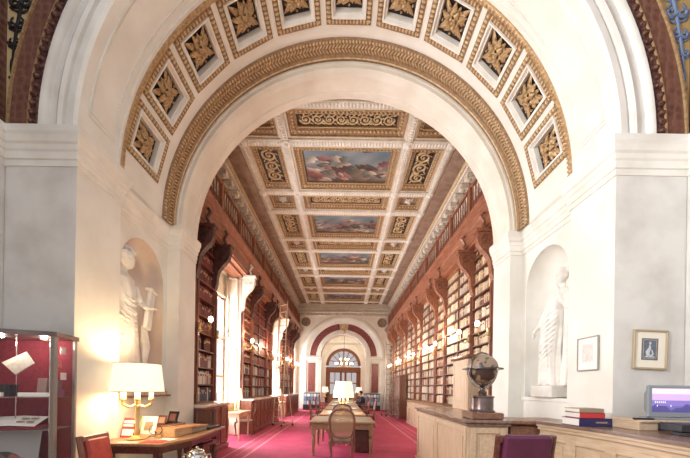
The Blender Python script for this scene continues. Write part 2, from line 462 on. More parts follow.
ring = MB(); ring.arch([(3.08,5.80),(3.0,5.80),(2.99,5.82),(2.93,5.82),(2.93,5.86),(2.915,5.88),(2.915,6.0),(2.93,6.01),(2.93,6.26),(2.915,6.27),(2.915,6.39),(2.93,6.41),(2.93,YR)], ZS, n=90)
archwall(ring, lambda u, z: (u, YR, z), -4.2, 4.2, 0, 8, 0, 2.95, ZS, 0, 60)
struct('trim_2', ring, M['cream'], smooth=True)
# unseen blocker added over and beside the vault so that no daylight leaks in
top = MB(); top.box(-4.2,YF+.05,7.6,4.2,YR,7.7)
for s_ in (-1,1): top.box(s_*3.95,YF+.02,0,s_*4.0,YR,7.7)
struct('vault_light_block', top, M['darkbr'])
# ------------------------------------------------------------------ library shell
XW = 3.55
for sgn, side in ((-1,'left'),(1,'right')):
    w = MB()
    wins = ((8.1,10.1),(14.4,16.4),(20.7,22.3)) if sgn < 0 else ()
    ys = [YR]+[v for p in wins for v in p]+[END]
    q = lambda ya, yb, za, zb, x=XW: w.add([(sgn*x,ya,za),(sgn*x,yb,za),(sgn*x,yb,zb),(sgn*x,ya,zb)], [(0,1,2,3)])
    for a, b in zip(ys[0::2], ys[1::2]): q(a, b, 0, 7.4)
    for a, b in wins:
        q(a, b, 5.36, 7.4)
    wl = struct('wall_library_'+side, w, M['woodv'])
    for k, (a, b) in enumerate(wins):
        rm = mat('reveal_plaster','dcd0be',.6,0,'d0c2ae',3); r = MB(); X0, X1 = -3.2, -3.86
        r.add([(X0,a,0),(X1,a,0),(X1,a,5.3),(X0,a,5.3)], [(0,1,2,3)]); r.add([(X0,b,0),(X1,b,0),(X1,b,5.3),(X0,b,5.3)], [(0,1,2,3)])
        r.box(X1,a,5.3,X0,b,5.36); r.box(X1-.01,a,0,-3.7,b,.56); r.box(X1-.01,a,4.2,-3.7,b,5.3); r.bbox(-3.7,a,4.2,-3.66,b,4.28,.01); r.bbox(-3.7,a,4.9,-3.6,b,5.0,.01)
        for yy in (a+.02, b-.06):   # panelled jamb mouldings
            for zz in (.7, 2.9):
                r.box(-3.62, yy, zz, -3.3, yy+.04, zz+.04); r.box(-3.62, yy, zz+1.9, -3.3, yy+.04, zz+1.94); r.box(-3.34, yy, zz, -3.3, yy+.04, zz+1.94); r.box(-3.62, yy, zz, -3.58, yy+.04, zz+1.94)
        struct('window_reveal', r, rm, wl)
        f = MB()
        for yy in (a, (a+b)/2-.05, b-.1): f.box(-3.82, yy, .56, -3.70, yy+.1, 4.2)
        for zz in (.56, 1.75, 2.9, 4.12): f.box(-3.81, a, zz, -3.73, b, zz+.07)
        f.box(-3.8, a+.5, .56, -3.75, a+.53, 4.2); f.box(-3.8, b-.55, .56, -3.75, b-.52, 4.2)
        wn = struct('window_%d' % (k+1), f, mat('window_wood', '8f6c5c', .5))
        p = MB(); p.add([(-3.775,a,.56),(-3.775,b,.56),(-3.775,b,4.2),(-3.775,a,4.2)], [(0,1,2,3)]); struct('pane', p, M['glass'], wn)
    # modillion cornice under the ceiling
    c = MB()
    f = lambda pts: c.grid([[(sgn*x, y, z) for x, z in pts] for y in (YR+.01, END)])
    f([(XW,6.75),(3.42,6.8),(3.42,6.95)]); f([(3.42,7.0),(3.40,7.02),(3.40,7.06)]); f([(3.42,7.13),(3.08,7.13),(3.06,7.2)])
    struct('cornice', c, M['ceilcream'], wl)
    y = YR+.2; md = MB()
    while y < END-.2:
        md.bbox(min(sgn*3.12,sgn*3.42), y, 6.98, max(sgn*3.12,sgn*3.42), y+.2, 7.13, .02)
        md.ball((sgn*3.2,y+.1,6.98), (.07,.08,.05), 8, 4); md.ball((sgn*3.36,y+.1,6.93), (.05,.08,.07), 8, 4)
        y += .45
    struct('modillions', md, M['ceilcream'], wl)
    g = MB(); g.grid([[(sgn*x, y, z) for x, z in ((3.06,7.2),(3.03,7.19),(3.0,7.22),(3.0,7.27))] for y in (YR+.01, END)])
    y = YR+.05
    while y < END:
        g.ball((sgn*3.03,y,7.2), .022, 6, 4); y += .075 if y < 12 else .15
    struct('gilt_bead', g, M['goldl'], wl)
    g = MB(); g.grid([[(sgn*x, y, z) for x, z in ((3.0,7.27),(2.62,7.31),(2.60,7.30))] for y in (YR+.01, END)])
    struct('plain_cove', g, M['ceilplain'], wl)

# coffered ceiling
S0, PER = 7.88, 3.05
ZB, ZC = 7.27, 7.43
cl = MB(); cl.box(-4.2,YR,ZC+.01,4.2,END+10,ZC+.1)
ceil = struct('ceiling', cl, M['ceilplain'])
bm_ = MB(); bead = MB()
for x0, x1 in ((-2.6,-2.36),(-1.59,-1.31),(1.31,1.59),(2.36,2.6)):
    xc = (x0+x1)/2
    bm_.box(x0,YR,ZB+.03,x1,END,ZC); bm_.bbox(x0+.05,YR,ZB-.02,x1-.05,END,ZB+.03,.01)
rows = []
for n in range(-1, 5):
    b = S0+PER*n
    rows += [('A',b-.33,b),('P',b,b+1.67),('B',b+1.67,b+1.97),('S',b+1.97,b+2.72)]
rows = [(k, max(a,YR+.01), min(b,END)) for k,a,b in rows if b > YR+.1 and a < END-.05]
for k, a, b in rows:
    if k in 'AB':
        bm_.box(-2.6,a,ZB+.028,2.6,b,ZC-.002); bm_.bbox(-2.6,a+.05,ZB-.015,2.6,b-.05,ZB+.03,.01)
        for x in (-2.48,-1.45,1.45,2.48):
            bead.bbox(x-.1,(a+b)/2-.1,ZB-.05,x+.1,(a+b)/2+.1,ZB-.01,.02); bead.ball((x,(a+b)/2,ZB-.06),(.055,.055,.04),8,5)
        # leaf ornament rows
        x = -2.55
        while x < 2.55 and b < 16:
            bead.ball((x,(a+b)/2,ZB-.02),(.03,.07,.02),6,4); x += .075
for xc in (-2.48,-1.45,1.45,2.48):
    y = YR+.05
    while y < 16:
        bead.ball((xc,y,ZB-.025),(.055,.028,.02),6,4); y += .075
struct('beam', bm_, mat('beam_cream','dad3c7',.6,0,'cbc2b4',6), ceil)
struct('beam_ornament', bead, M['mould'], ceil)

def scroll_mb(w, h, n):      # gold arabesque of alternating spirals, lying in z=0
    g = MB(); st = w/n
    for i in range(n):
        cx = -w/2+st*(i+.5); d = 1 if i % 2 else -1
        rr = min(st*.5, h*.42)
        pts = [(cx+rr*(1-.8*t)*cos(pi/2*d*0+d*pi*3.2*t+ (0 if d>0 else pi)), rr*(1-.8*t)*sin(d*pi*3.2*t+(0 if d>0 else pi)), -.012) for t in [k/30 for k in range(31)]]
        g.tube(pts, [.022*(1-.5*k/30)*rr/.16+.004 for k in range(31)], 5)
        for q in range(7):
            a = 2*pi*q/7+i; g.ball((0,0,0), (.045*rr/.16,.018,.012), 6, 4, T(cx+rr*.9*cos(a), rr*.9*sin(a), -.01, 0, 0, a+.9))
        g.ball((cx,0,-.015), (.03,.03,.015), 6, 4)
        for sy_ in (-1,1): g.ball((0,0,0), (.06*rr/.16,.016,.012), 6, 4, T(cx+st*.5, sy_*h*.33, -.01, 0, 0, sy_*.5))
    return g
navy = mat('dark_navy_ground', '2a2630', .5, 0, '3a2b28', 5)
def painting_mb(w, h, seed, nx=120, ny=60):
    rnd = random.Random(seed); g = MB(); cs = []
    sky = [(.38,.48,.55),(.74,.74,.70),(.34,.40,.48)]
    blobs = []
    for k in range(60):
        blobs.append((rnd.uniform(-.95,.95), rnd.gauss(-.35,.35), rnd.uniform(.05,.2), rnd.uniform(.05,.28), rnd.uniform(-1.2,1.2),
                      rnd.choice([(.72,.55,.48),(.55,.27,.27),(.80,.70,.60),(.36,.26,.22),(.50,.42,.36),(.62,.40,.40),(.26,.24,.24),(.46,.48,.44),(.38,.36,.28),(.84,.78,.70)])))
    for j in range(ny):
        for i in range(nx):
            x0_, x1_ = -w/2+w*i/nx, -w/2+w*(i+1)/nx; y0_, y1_ = -h/2+h*j/ny, -h/2+h*(j+1)/ny
            g.add([(x0_,y0_,0),(x0_,y1_,0),(x1_,y1_,0),(x1_,y0_,0)], [(0,1,2,3)])
            u = (i+.5)/nx*2-1; v = (j+.5)/ny*2-1     # v: +1 = far side = foot of the picture
            v = -v
            t = (v+1)/2
            c = [sky[0][q]*t+(.36,.30,.28)[q]*(1-t) for q in range(3)]
            s = .5+.5*sin(u*5+v*3+seed)+.25*sin(u*11-v*7)
            c = [c[q]*(1-.3*s)+sky[1][q]*.3*s for q in range(3)]
            for bx, by, ra, rb, an, bc in blobs:
                du, dv_ = u-bx, v-by; p = du*cos(an)+dv_*sin(an); r_ = -du*sin(an)+dv_*cos(an)
                e = (p/ra)**2+(r_/rb)**2+.35*sin(u*31+v*23+bx*9)
                if e < 1: k_ = min(1, (1-e)*3)*.85; sh = .8+.3*(p/ra); c = [c[q]*(1-k_)+bc[q]*k_*sh for q in range(3)]
            cs.append([max(0,min(1,x)) for x in c])
    g.c = cs; return g
pl = ['nearest to the arch', 'second from the arch', 'third from the arch', 'fourth from the arch', 'farthest from the arch']
ceil_gilt = mat('ceiling_gilt','a2825f',.55,.1,'86684a',20)
sc_big = sc_side = ros_c = None
pcount = 0
for k, a, b in rows:
    if k in 'AB': continue
    yc, hh = (a+b)/2, (b-a)/2
    for x0, x1 in ((-2.36,-1.59),(-1.31,1.31),(1.59,2.36)):
        xc, hx = (x0+x1)/2, (x1-x0)/2
        bw = .2 if (k == 'P' and hx > 1) else .15
        if hh < .2: bw = .05
        if k == 'P' and hx < 1: bwx, bwy = .13, .2
        elif k == 'S' and hx > 1: bwx, bwy = .2, .2
        elif k == 'S': bwx, bwy = .13, .18
        else: bwx = bwy = bw
        bwy = min(bwy, hh*.6)
        g = MB()
        sqring(g, [(hx,hh,ZB+.03),(hx-.03,hh-.03,ZB+.05),(hx-bwx+.02,hh-bwy+.02,ZC-.05),(hx-bwx,hh-bwy,ZC-.05),(hx-bwx,hh-bwy,ZC-.01)])
        e_ = MB()
        if b < 18.5:
            nn = int(2*hx/.09)
            for sg in (-1,1):
                for i in range(nn): e_.ball((-hx+(i+.5)*2*hx/nn, sg*(hh-bwy*.55), ZC-.09), (.03,.03,.025), 6, 4)
            nn = int(2*hh/.09)
            for sg in (-1,1):
                for i in range(nn): e_.ball((sg*(hx-bwx*.55), -hh+(i+.5)*2*hh/nn, ZC-.09), (.03,.03,.025), 6, 4)
        # thin pale inner and outer lines
        for (ax_, ay_, zz_) in ((hx-.015,hh-.015,ZB+.02),(hx-bwx+.01,hh-bwy+.01,ZC-.065)):
            if ay_ > .05: e_.tube([(-ax_,-ay_,zz_),(ax_,-ay_,zz_),(ax_,ay_,zz_),(-ax_,ay_,zz_)], .012, 4, closed=True)
        g.v = [(v[0]+xc, v[1]+yc, v[2]) for v in g.v]; e_.v = [(v[0]+xc, v[1]+yc, v[2]) for v in e_.v]
        gf_ = struct('gilt_frame', g, ceil_gilt, ceil); struct('gilt_eggs', e_, M['goldl'], ceil)
        if hh-bwy < .05: continue
        if k == 'P' and hx > 1:
            if pcount < 5:
                o = painting_mb(2*(hx-bwx), 2*(hh-bwy), 11+pcount).obj('ceiling_painting', M['attr'])
                o.location = (xc, yc, ZC-.012)
                tag(o, 'oblong ceiling painting of reclining figures and clouds, ' + pl[pcount], 'painting', 'paintings along the ceiling')
                pcount += 1
        else:
            g = MB(); g.add([(x0+bwx,a+bwy,ZC-.011),(x0+bwx,b-bwy,ZC-.011),(x1-bwx,b-bwy,ZC-.011),(x1-bwx,a+bwy,ZC-.011)], [(0,1,2,3)])
            struct('painted_panel', g, navy if not (k == 'S' and hx < 1) else M['ceilplain'], ceil)
            if k == 'S' and hx > 1:
                if sc_big is None: sc_big = scroll_mb(2.1,.36,8); o = struct('scrollwork', sc_big, M['goldl'], ceil, True); sc_big = o
                else: o = sc_big.copy(); COL.objects.link(o)
                o.location = (xc, yc, ZC-.02)
            elif k == 'P':
                if sc_side is None: o = struct('scrollwork', scroll_mb(1.2,.48,3), M['goldl'], ceil, True); sc_side = o
                else: o = sc_side.copy(); COL.objects.link(o)
                o.location = (xc, yc, ZC-.02); o.rotation_euler = (0,0,pi/2)
            else:
                if ros_c is None: o = struct('rosette', rosette_mb(.13), M['mould'], ceil, True); ros_c = o
                else: o = ros_c.copy(); COL.objects.link(o)
                o.location = (xc, yc, ZC-.03)

# ------------------------------------------------------------------ bookcases
GRID = [6.95,8.05,10.15,11.2,13.3,14.35,16.45,17.5,19.6,20.65,22.4]
LWIN = (1,5,9)
ordn = ['first','second','third','fourth','fifth','sixth','seventh','eighth','ninth','tenth','eleventh']
def bracket_mb(sgn):
    g = MB(); W = .15
    prof = [(3.24,4.86),(2.80,4.86),(2.80,4.72),(2.83,4.60),(2.90,4.50),(3.0,4.40),(3.08,4.28),(3.11,4.14),(3.12,4.0),(3.15,3.88),(3.19,3.80),(3.24,3.78)]
    n = len(prof)
    vs = [(sgn*x,-W/2,z) for x,z in prof]+[(sgn*x,W/2,z) for x,z in prof]
    g.add(vs, [tuple(range(n)), tuple(range(2*n-1,n-1,-1))]+[(i,(i+1)%n,(i+1)%n+n,i+n) for i in range(n)])
    g.box(min(sgn*2.77,sgn*3.2),-W/2-.03,4.86,max(sgn*2.77,sgn*3.2),W/2+.03,4.93)
    for sy_ in (-1,1):      # volute on each cheek
        g.tube([(sgn*(2.97+.12*(1-.85*t)*cos(4*pi*t)), sy_*(W/2+.005), 4.68+.12*(1-.85*t)*sin(4*pi*t)) for t in [k/28 for k in range(29)]], .014, 5)
        g.ball((sgn*2.97,sy_*(W/2+.005),4.68), .03, 8, 5)
    g.tube([(sgn*2.99,0,4.90),(sgn*2.93,0,5.0),(sgn*2.97,0,5.1),(sgn*2.9,0,5.22),(sgn*2.95,0,5.3)], [.05,.035,.03,.045,.03], 6)
    return g
bpal = {'left': [(.42,.16,.18),(.36,.13,.16),(.48,.20,.20),(.30,.11,.14),(.52,.30,.24),(.45,.22,.26)],
        'low': [(.76,.73,.70),(.25,.27,.38),(.48,.53,.62),(.84,.81,.77),(.50,.24,.24),(.22,.20,.26),(.66,.62,.60)],
        'right': [(.80,.72,.60),(.70,.58,.45),(.86,.80,.72),(.58,.40,.30),(.74,.66,.56),(.50,.32,.26),(.82,.74,.66),(.66,.60,.56)]}
pnames = {'left': 'dark red bound book', 'low': 'upright book', 'right': 'pale bound book'}
rest = MB(); rest.c = []
indiv = 0
bookmesh = {}
def book_mesh(pal, ci, hi):
    key = (pal, ci, hi)
    if key not in bookmesh:
        h = (.2,.225,.245)[hi]; t = (.042,.056,.05)[hi]
        g = MB(); g.bbox(-.09,-t/2,0,.09,t/2,h,.004); g.c = [bpal[pal][ci]]*len(g.f)
        col = bpal[pal][ci]
        lb = len(g.f); g.box(-.0915,-t*.42,h*.66,.0915,t*.42,h*.80); g.c += [(.82,.70,.5) if hi != 1 else (.25,.1,.08)]*6
        me = bpy.data.meshes.new('book'); me.from_pydata(g.v, [], g.f); me.update()
        ca = me.color_attributes.new('Col', 'BYTE_COLOR', 'CORNER')
        for p_, p in enumerate(me.polygons):
            for l in p.loop_indices: ca.data[l].color_srgb = (*g.c[p_], 1)
        me.materials.append(M['bookm']); bookmesh[key] = (me, t)
    return bookmesh[key]
def addbox(x0,y0,z0,x1,y1,z1,c):
    rest.box(x0,y0,z0,x1,y1,z1); rest.c += [c]*6
def fill(sgn, ya, yb, z, gap, pal, single, where):
    global indiv
    y = ya+.01; x = sgn*3.30
    cs = bpal[pal]; run = random.randrange(len(cs))
    while y < yb-.06:
        if random.random() < .12: run = random.randrange(len(cs))
        ci = run if random.random() < .6 else random.randrange(len(cs))
        if single and indiv < 298:
            me, t = book_mesh(pal, ci, random.randrange(3))
            if y+t > yb: break
            o = bpy.data.objects.new('book', me); COL.objects.link(o); o.location = (x, y+t/2, z)
            s_ = min(1.3, gap/.30); o.scale = (1,1,s_)
            tag(o, pnames[pal]+' on the '+where, 'book', 'books on the '+where); indiv += 1; y += t+.002
        else:
            t = random.uniform(.035,.06) if z > 0 else .05
            if yb > 12: t *= 1.3
            if y+t > yb: break
            h = gap*random.uniform(.68,.86)
            c = cs[ci]; f = random.uniform(.85,1.1); c = tuple(min(1,v*f) for v in c)
            addbox(x-.09, y, z, x+.09, y+t, z+h, c)
            if yb < 12: addbox(x-sgn*.091, y+t*.1, z+h*.6, x-sgn*.08, y+t*.9, z+h*.75, (.8,.7,.52))
            y += t+.001
        if random.random() < .015: y += random.uniform(.05,.15)
for sgn, side in ((-1,'left'),(1,'right')):
    br = None
    if sgn < 0: glare_top = mat('glare_cabinet_top','d8cbbd',.25,0,'c6b6a6',4)  # window glare on the left cabinet tops put in as a pale colour
    for i, (a, b) in enumerate(zip(GRID[:-1], GRID[1:])):
        win = sgn < 0 and i in LWIN
        if win: continue
        wide = b-a > 1.3
        t = thing('bookcase', 'tall red-brown wooden bookcase, %s bay from the arch on the %s side' % (ordn[i], side), 'bookcase', (0,0,0))
        near = a < 8
        zb = 1.12 if sgn < 0 else 1.04
        def lo(x0,x1): return (min(sgn*x0,sgn*x1), max(sgn*x0,sgn*x1))
        x0, x1 = lo(3.16,3.5)
        if True:
            for yy in ((a,) if not (sgn < 0 and (i+1) in LWIN) else (a, b-.09)):
                g = MB(); g.bbox(x0,yy,zb,x1,yy+.09,4.86,.01); xa, xb = lo(3.12,3.17); g.bbox(xa,yy+.02,zb+.1,xb,yy+.07,3.8,.012)
                for zz in (zb, 2.55): g.bbox(xa-.005,yy-.005,zz,xb+.005,yy+.095,zz+.2,.01)
                g.obj('upright', M['woodv'], t)
                if br is None: br = bracket_mb(sgn).obj('bracket', M['woodk'] if sgn<0 else M['wood'], t); o = br
                else: o = br.copy(); COL.objects.link(o); o.parent = t
                o.location = (0, yy+.045, 0)
                if sgn < 0 and (i in (2,6)) and yy == a: o.data = o.data.copy(); o.data.materials[0] = M['cream']  # wood brackets past the windows coloured cream as if lit by them
        mids = []
        if wide:
            ym = (a+b)/2; mids = [ym]
            g = MB(); g.bbox(*lo(3.18,3.5)[:1], ym, zb, lo(3.18,3.5)[1], ym+.05, 4.86, .008); g.obj('divider', M['woodv'], t)
        g = MB(); xa, xb = lo(3.48,3.52); g.box(xa,a,zb,xb,b,4.86); g.obj('back_panel', M['woodd'], t)
        gap = .385 if sgn < 0 else .30
        z = zb+.02; zs_ = []
        while z < 4.75: zs_.append(z); z += gap
        for z in zs_:
            g = MB(); g.box(x0+(.0 if sgn>0 else 0), a+.09, z-.025, x1, b if not (sgn<0 and (i+1) in LWIN) else b-.09, z); g.obj('shelf', M['woodv'] if sgn < 0 else M['oakd'], t)
            segs = [(a+.09, b)] if not mids else [(a+.09, mids[0]), (mids[0]+.05, b)]
            if sgn < 0 and (i+1) in LWIN: segs[-1] = (segs[-1][0], b-.09)
            for s0, s1 in segs:
                pal = ('left' if z > 2.2 else 'low') if sgn < 0 else 'right'
                wh = '%s shelves of the %s-side bookcase just inside the arch' % ('upper' if z > 2.2 else 'lower', side)
                fill(sgn, s0, s1, z, gap, pal, i == 0 and (sgn < 0 or z < 3.6), wh)
    # entablature + gallery
    g = MB()
    prof = [(3.5,4.86),(3.16,4.86),(3.16,4.93),(3.02,4.93),(3.02,4.98),(2.99,5.0),(2.99,5.28),(2.95,5.32),(2.93,5.38),(2.84,5.44),(2.82,5.5),(2.86,5.56),(2.86,5.60),(3.53,5.60)]
    g.grid([[(sgn*x, y, z) for x, z in prof] for y in (YR+.01, END-.01)])
    en = g.obj('bookcase_entablature', M['wood'], smooth=False); tag(en, 'long red-brown wooden cornice running along the top of the %s bookcases' % side, 'cornice')
    t = thing('gallery_railing', 'slender wooden gallery railing above the %s bookcases' % side, 'railing', (sgn*3.07, YR+.1, 5.60))
    Lg = END-YR-.2
    g = MB(); g.bbox(-.035,0,.84,.035,Lg,.90,.01); g.obj('handrail', M['wood'], t)
    g = MB(); g.bbox(-.03,0,.04,.03,Lg,.09,.01); g.obj('bottom_rail', M['wood'], t)
    g = MB(); g.lathe([(.012,.09),(.02,.2),(.012,.3),(.018,.45),(.012,.6),(.02,.72),(.012,.84)], 6); bl = g.obj('baluster', M['wood'], t)
    nb_ = 95
    for k in range(1, nb_):
        c = bl.copy(); COL.objects.link(c); c.parent = t; c.location = (0, k*Lg/nb_, 0)
    pn = None
    for k in range(12):
        if pn is None: g = MB(); g.bbox(-.045,-.05,0,.045,.05,.95,.01); pn = g.obj('post', M['wood'], t); o = pn
        else: o = pn.copy(); COL.objects.link(o); o.parent = t
        o.location = (0, .05+k*(Lg-.1)/11, 0)
    # base cabinets
    for i, (a, b) in enumerate(zip(GRID[:-1], GRID[1:])):
        if sgn < 0 and i in LWIN: continue
        if sgn > 0 and a > 14: continue
        if sgn > 0 and i == 0: a = 6.5
        if sgn < 0 and i == 0: a = 6.5
        H = 1.1 if sgn < 0 else 1.02
        cabm = M['woodv'] if sgn < 0 else M['oak']
        t = thing('base_cabinet', ('carved dark red base cabinet with top painted pale for glare, %s bay on the left side' if sgn < 0 else 'pale oak base cabinet under the right bookcases, %s bay from the arch') % ordn[i], 'cabinet', (0,0,0))
        g = MB(); xa, xb = lo(2.84,3.5); g.bbox(xa,a,0,xb,b,H-.06,.01); xa, xb = lo(2.80,2.9); g.bbox(xa,a,0,xb,b,.12,.01); g.obj('body', cabm, t)
        g = MB(); xa, xb = lo(2.78,3.5); g.bbox(xa,a-.0,H-.06,xb,b,H,.012); g.obj('top', M['tabletop'] if sgn > 0 else glare_top, t)
        nd = max(1, round((b-a)/.55)); dw = (b-a)/nd
        for k in range(nd):
            ya, yb = a+k*dw+.03, a+(k+1)*dw-.03; X = sgn*2.84; o_ = -sgn
            g = MB(); zt = H-.1 if sgn < 0 else H-.28
            xa, xb = sorted((X, X+o_*.015)); g.bbox(xa,ya,.16,xb,yb,zt,.004)
            xa, xb = sorted((X, X+o_*.03))
            for (p0,p1,q0,q1) in ((ya,ya+.05,.16,zt),(yb-.05,yb,.16,zt),(ya+.05,yb-.05,.16,.22),(ya+.05,yb-.05,zt-.06,zt)): g.bbox(xa,p0,q0,xb,p1,q1,.004)
            ym, zm = (ya+yb)/2, (.16+zt)/2
            xx = X+o_*.015
            hy, hz = (yb-ya)*.3, (zt-.16)*.34
            g.add([(xx,ym-hy,zm),(xx,ym,zm-hz),(xx,ym+hy,zm),(xx,ym,zm+hz),(xx+o_*.03,ym,zm)], [(0,1,4),(1,2,4),(2,3,4),(3,0,4)]) if sgn < 0 else g.bbox(min(X,xx+o_*.012),ym-hy,zm-hz,max(X,xx+o_*.012),ym+hy,zm+hz,.006)
            d = g.obj('door', cabm, t)
            g = MB(); g.ball((X+o_*.045, yb-.04, zm), .014, 8, 5); g.obj('knob', M['brass'], d)
            if sgn > 0:
                g = MB(); xa, xb = sorted((X, X+o_*.02)); g.bbox(xa,ya,H-.25,xb,yb,H-.09,.008); d = g.obj('drawer', cabm, t)
                g = MB(); g.ball((X+o_*.035, ym, H-.17), .014, 8, 5); g.obj('knob', M['brass'], d)
o = rest.obj('books', M['bookm']); o['kind'] = 'stuff'; tag(o, 'rows of bound books filling the farther bookcase shelves on both sides', 'books')

# sconces on the uprights
def sconce_parts(t, sgn, lit=True):
    g = MB(); g.lathe([(.03,-.1),(.045,-.05),(.03,0),(.045,.06),(.02,.1)], 8, T(0,0,0)); g.obj('backplate', M['brass'], t)
    g = MB(); g.tube([(0,0,0),(-sgn*.08,0,-.1),(-sgn*.2,0,-.08),(-sgn*.24,0,.02),(-sgn*.24,0,.08)], .011, 6); g.lathe([(.01,.07),(.035,.09),(.03,.11)], 8, T(-sgn*.24,0,0)); g.obj('arm', M['brass'], t)
    if lit:
        g = MB(); g.ball((-sgn*.24,0,.17), (.05,.05,.065), 12, 8); g.obj('bulb', M['bulb'], t, smooth=True)
for sgn, side in ((-1,'left'),(1,'right')):
    base = None; q = 0
    for y in GRID[:10]:
        lit = not (sgn < 0 and y == 8.05)
        lab = ('lit brass wall lamp on the %s bookcase upright from the arch, %s side' % (ordn[q], side)) if lit else 'unlit brass wall bracket beside the first left window'
        q += 1
        yy = y+.045 if not (sgn < 0 and not lit) else y-.05
        if lit and base is not None:
            dup(base, (sgn*3.1, yy, 2.75), label=lab)
        else:
            t = thing('wall_lamp', lab, 'wall lamp', (sgn*3.1, yy, 2.75), group='wall lamps along the bookcases'); sconce_parts(t, sgn, lit)
            if lit: base = t

# ------------------------------------------------------------------ end wall and the room beyond
ZE = 3.63
w = MB()
archwall(w, lambda u, z: (u, END, z), -4.2, 4.2, 0, 7.5, 0, 1.52, ZE, 0, 40)
archwall(w, lambda u, z: (u, END+.45, z), -4.2, 4.2, 0, 7.5, 0, 1.52, ZE, 0, 40)
ew = struct('wall_end', w, M['cream'])
g = MB(); g.arch([(1.52,END-.06),(1.52,END+.45)], ZE, n=40)
g.arch([(1.52,END-.06),(1.56,END-.1),(1.7,END-.1),(1.72,END-.06),(1.86,END-.06),(1.88,END-.02)], ZE, n=48)
g.arch([(2.30,END-.02),(2.32,END-.07),(2.5,END-.08),(2.55,END-.12),(2.75,END-.12),(2.86,END-.05),(2.86,END)], ZE, n=48)
for s_ in (-1,1):
    g.box(s_*1.52,END,0,s_*1.53,END+.45,ZE)
    x0_, x1_ = sorted((s_*1.48,s_*2.98)); g.bbox(x0_,END-.14,ZE-.14,x1_,END,ZE,.02); g.bbox(x0_,END-.1,ZE-.24,x1_,END,ZE-.14,.02)
    g.bbox(x0_,END-.1,0,x1_,END,.35,.02)
    for (p, q_) in ((1.5,1.82),(2.55,2.95)):
        a_, b_ = sorted((s_*p, s_*q_)); g.bbox(a_,END-.08,.35,b_,END,ZE-.24,.01)
struct('archivolt', g, M['stone'], ew, smooth=True)
g = MB(); g.arch([(1.88,END-.03),(2.30,END-.03)], ZE, 2, 82, 30); g.arch([(1.88,END-.03),(2.30,END-.03)], ZE, 98, 178, 30)
for s_ in (-1,1):
    a_, b_ = sorted((s_*1.95, s_*2.42)); g.bbox(a_,END-.04,1.2,b_,END,3.2,.01)
struct('red_marble', g, M['redpanel'], ew)
g = MB(); g.prism([(-.2,5.2),(.2,5.2),(.28,6.0),(-.28,6.0)], -.25, 0, Matrix.Translation((0,END-.02,0)) @ Matrix.Rotation(pi/2,4,'X') @ Matrix.Scale(1,4)); 
g.tube([(.1*cos(3*pi*t)+.02, END-.26, 5.55+.3*t) for t in [k/12 for k in range(13)]], .03, 6); g.ball((0,END-.22,5.35), (.13,.08,.12), 8, 6)
struct('keystone', g, M['goldl'], ew)
g = MB()
for s_ in (-1,1): g.lathe([(.0,.012),(.2,.012),(.22,.05),(.3,.06),(.32,.0)], 24, Matrix.Translation((s_*2.62,END,6.02)) @ Matrix.Rotation(pi/2,4,'X'))
struct('roundel', g, M['ceilplain'], ew)
g = MB(); g.bbox(-3.4,END-.25,6.62,3.4,END,6.74,.02); g.bbox(-3.4,END-.14,6.42,3.4,END,6.5,.02)
x = -3.3
while x < 3.3: g.bbox(x,END-.2,6.5,x+.12,END,6.62,.01); x += .24
g.bbox(-3.4,END-.05,7.0,3.4,END,7.3,.02)
struct('dentil_cornice', g, M['ceilcream'], ew)
# room beyond
FAR = 31.0
w = MB(); archwall(w, lambda u, z: (u, FAR, z), -3.2, 3.2, 0, 7.4, 0, 1.65, 3.6, 0, 36)
for s_ in (-1,1): w.add([(s_*3.2,END+.45,0),(s_*3.2,FAR,0),(s_*3.2,FAR,7.4),(s_*3.2,END+.45,7.4)], [(0,1,2,3)])
fw = struct('wall_far', w, M['cream'])
g = MB(); g.arch([(1.65,FAR),(1.65,FAR-.08),(1.98,FAR-.1),(2.02,FAR)], 3.6, n=40); g.bbox(-3.2,FAR-.15,5.75,3.2,FAR,5.9,.02)
x = -3.1
while x < 3.1: g.bbox(x,FAR-.12,5.62,x+.12,FAR,5.75,.01); x += .26
for s_ in (-1,1):
    a_, b_ = sorted((s_*1.65,s_*2.0)); g.bbox(a_,FAR-.08,0,b_,FAR,3.6,.01); a_, b_ = sorted((s_*3.05,s_*3.2)); g.bbox(a_,END+.45,5.75,b_,FAR,5.9,.02)
struct('moulding', g, M['stone'], fw)
g = MB()   # arched timber window
g.arch([(1.38,FAR+.05),(1.38,FAR-.02),(1.65,FAR-.02)], 3.6, n=36); g.box(-1.65,FAR-.02,2.95,1.65,FAR+.05,3.45)
for x0_, x1_ in ((-1.65,-1.25),(-.32,-.12),(.12,.32),(1.25,1.65),(-.82,-.76),(.76,.82)): g.box(x0_,FAR-.02,0,x1_,FAR+.05,3.0)
g.box(-1.65,FAR-.02,0,1.65,FAR+.05,.8); g.box(-1.65,FAR-.01,1.9,1.65,FAR+.04,2.0)
for k in range(1,8):
    a_ = pi*k/8; g.tube([(.5*cos(a_),FAR,3.6+.5*sin(a_)),(1.4*cos(a_),FAR,3.6+1.4*sin(a_))], .03, 4)
g.arch([(.45,FAR-.02),(.55,FAR-.02)], 3.6, n=20)
wn = struct('window_4', g, mat('far_window_wood', '7a4a34', .5))
g = MB(); g.add([(-1.6,FAR+.02,.8),(1.6,FAR+.02,.8),(1.6,FAR+.02,3.6),(-1.6,FAR+.02,3.6)], [(0,1,2,3)]); g.arch([(0.001,FAR+.02),(1.4,FAR+.02)], 3.6, n=24)
struct('pane', g, thin('amber_glass', '7a5a44', .4), wn)
t = thing('chandelier', 'brass chandelier with lit bulbs hanging in the arched room beyond', 'chandelier', (.05,26.5,0))
g = MB(); g.tube([(0,0,3.9),(0,0,7.4)], .015, 6); g.obj('cord', M['iron'], t)
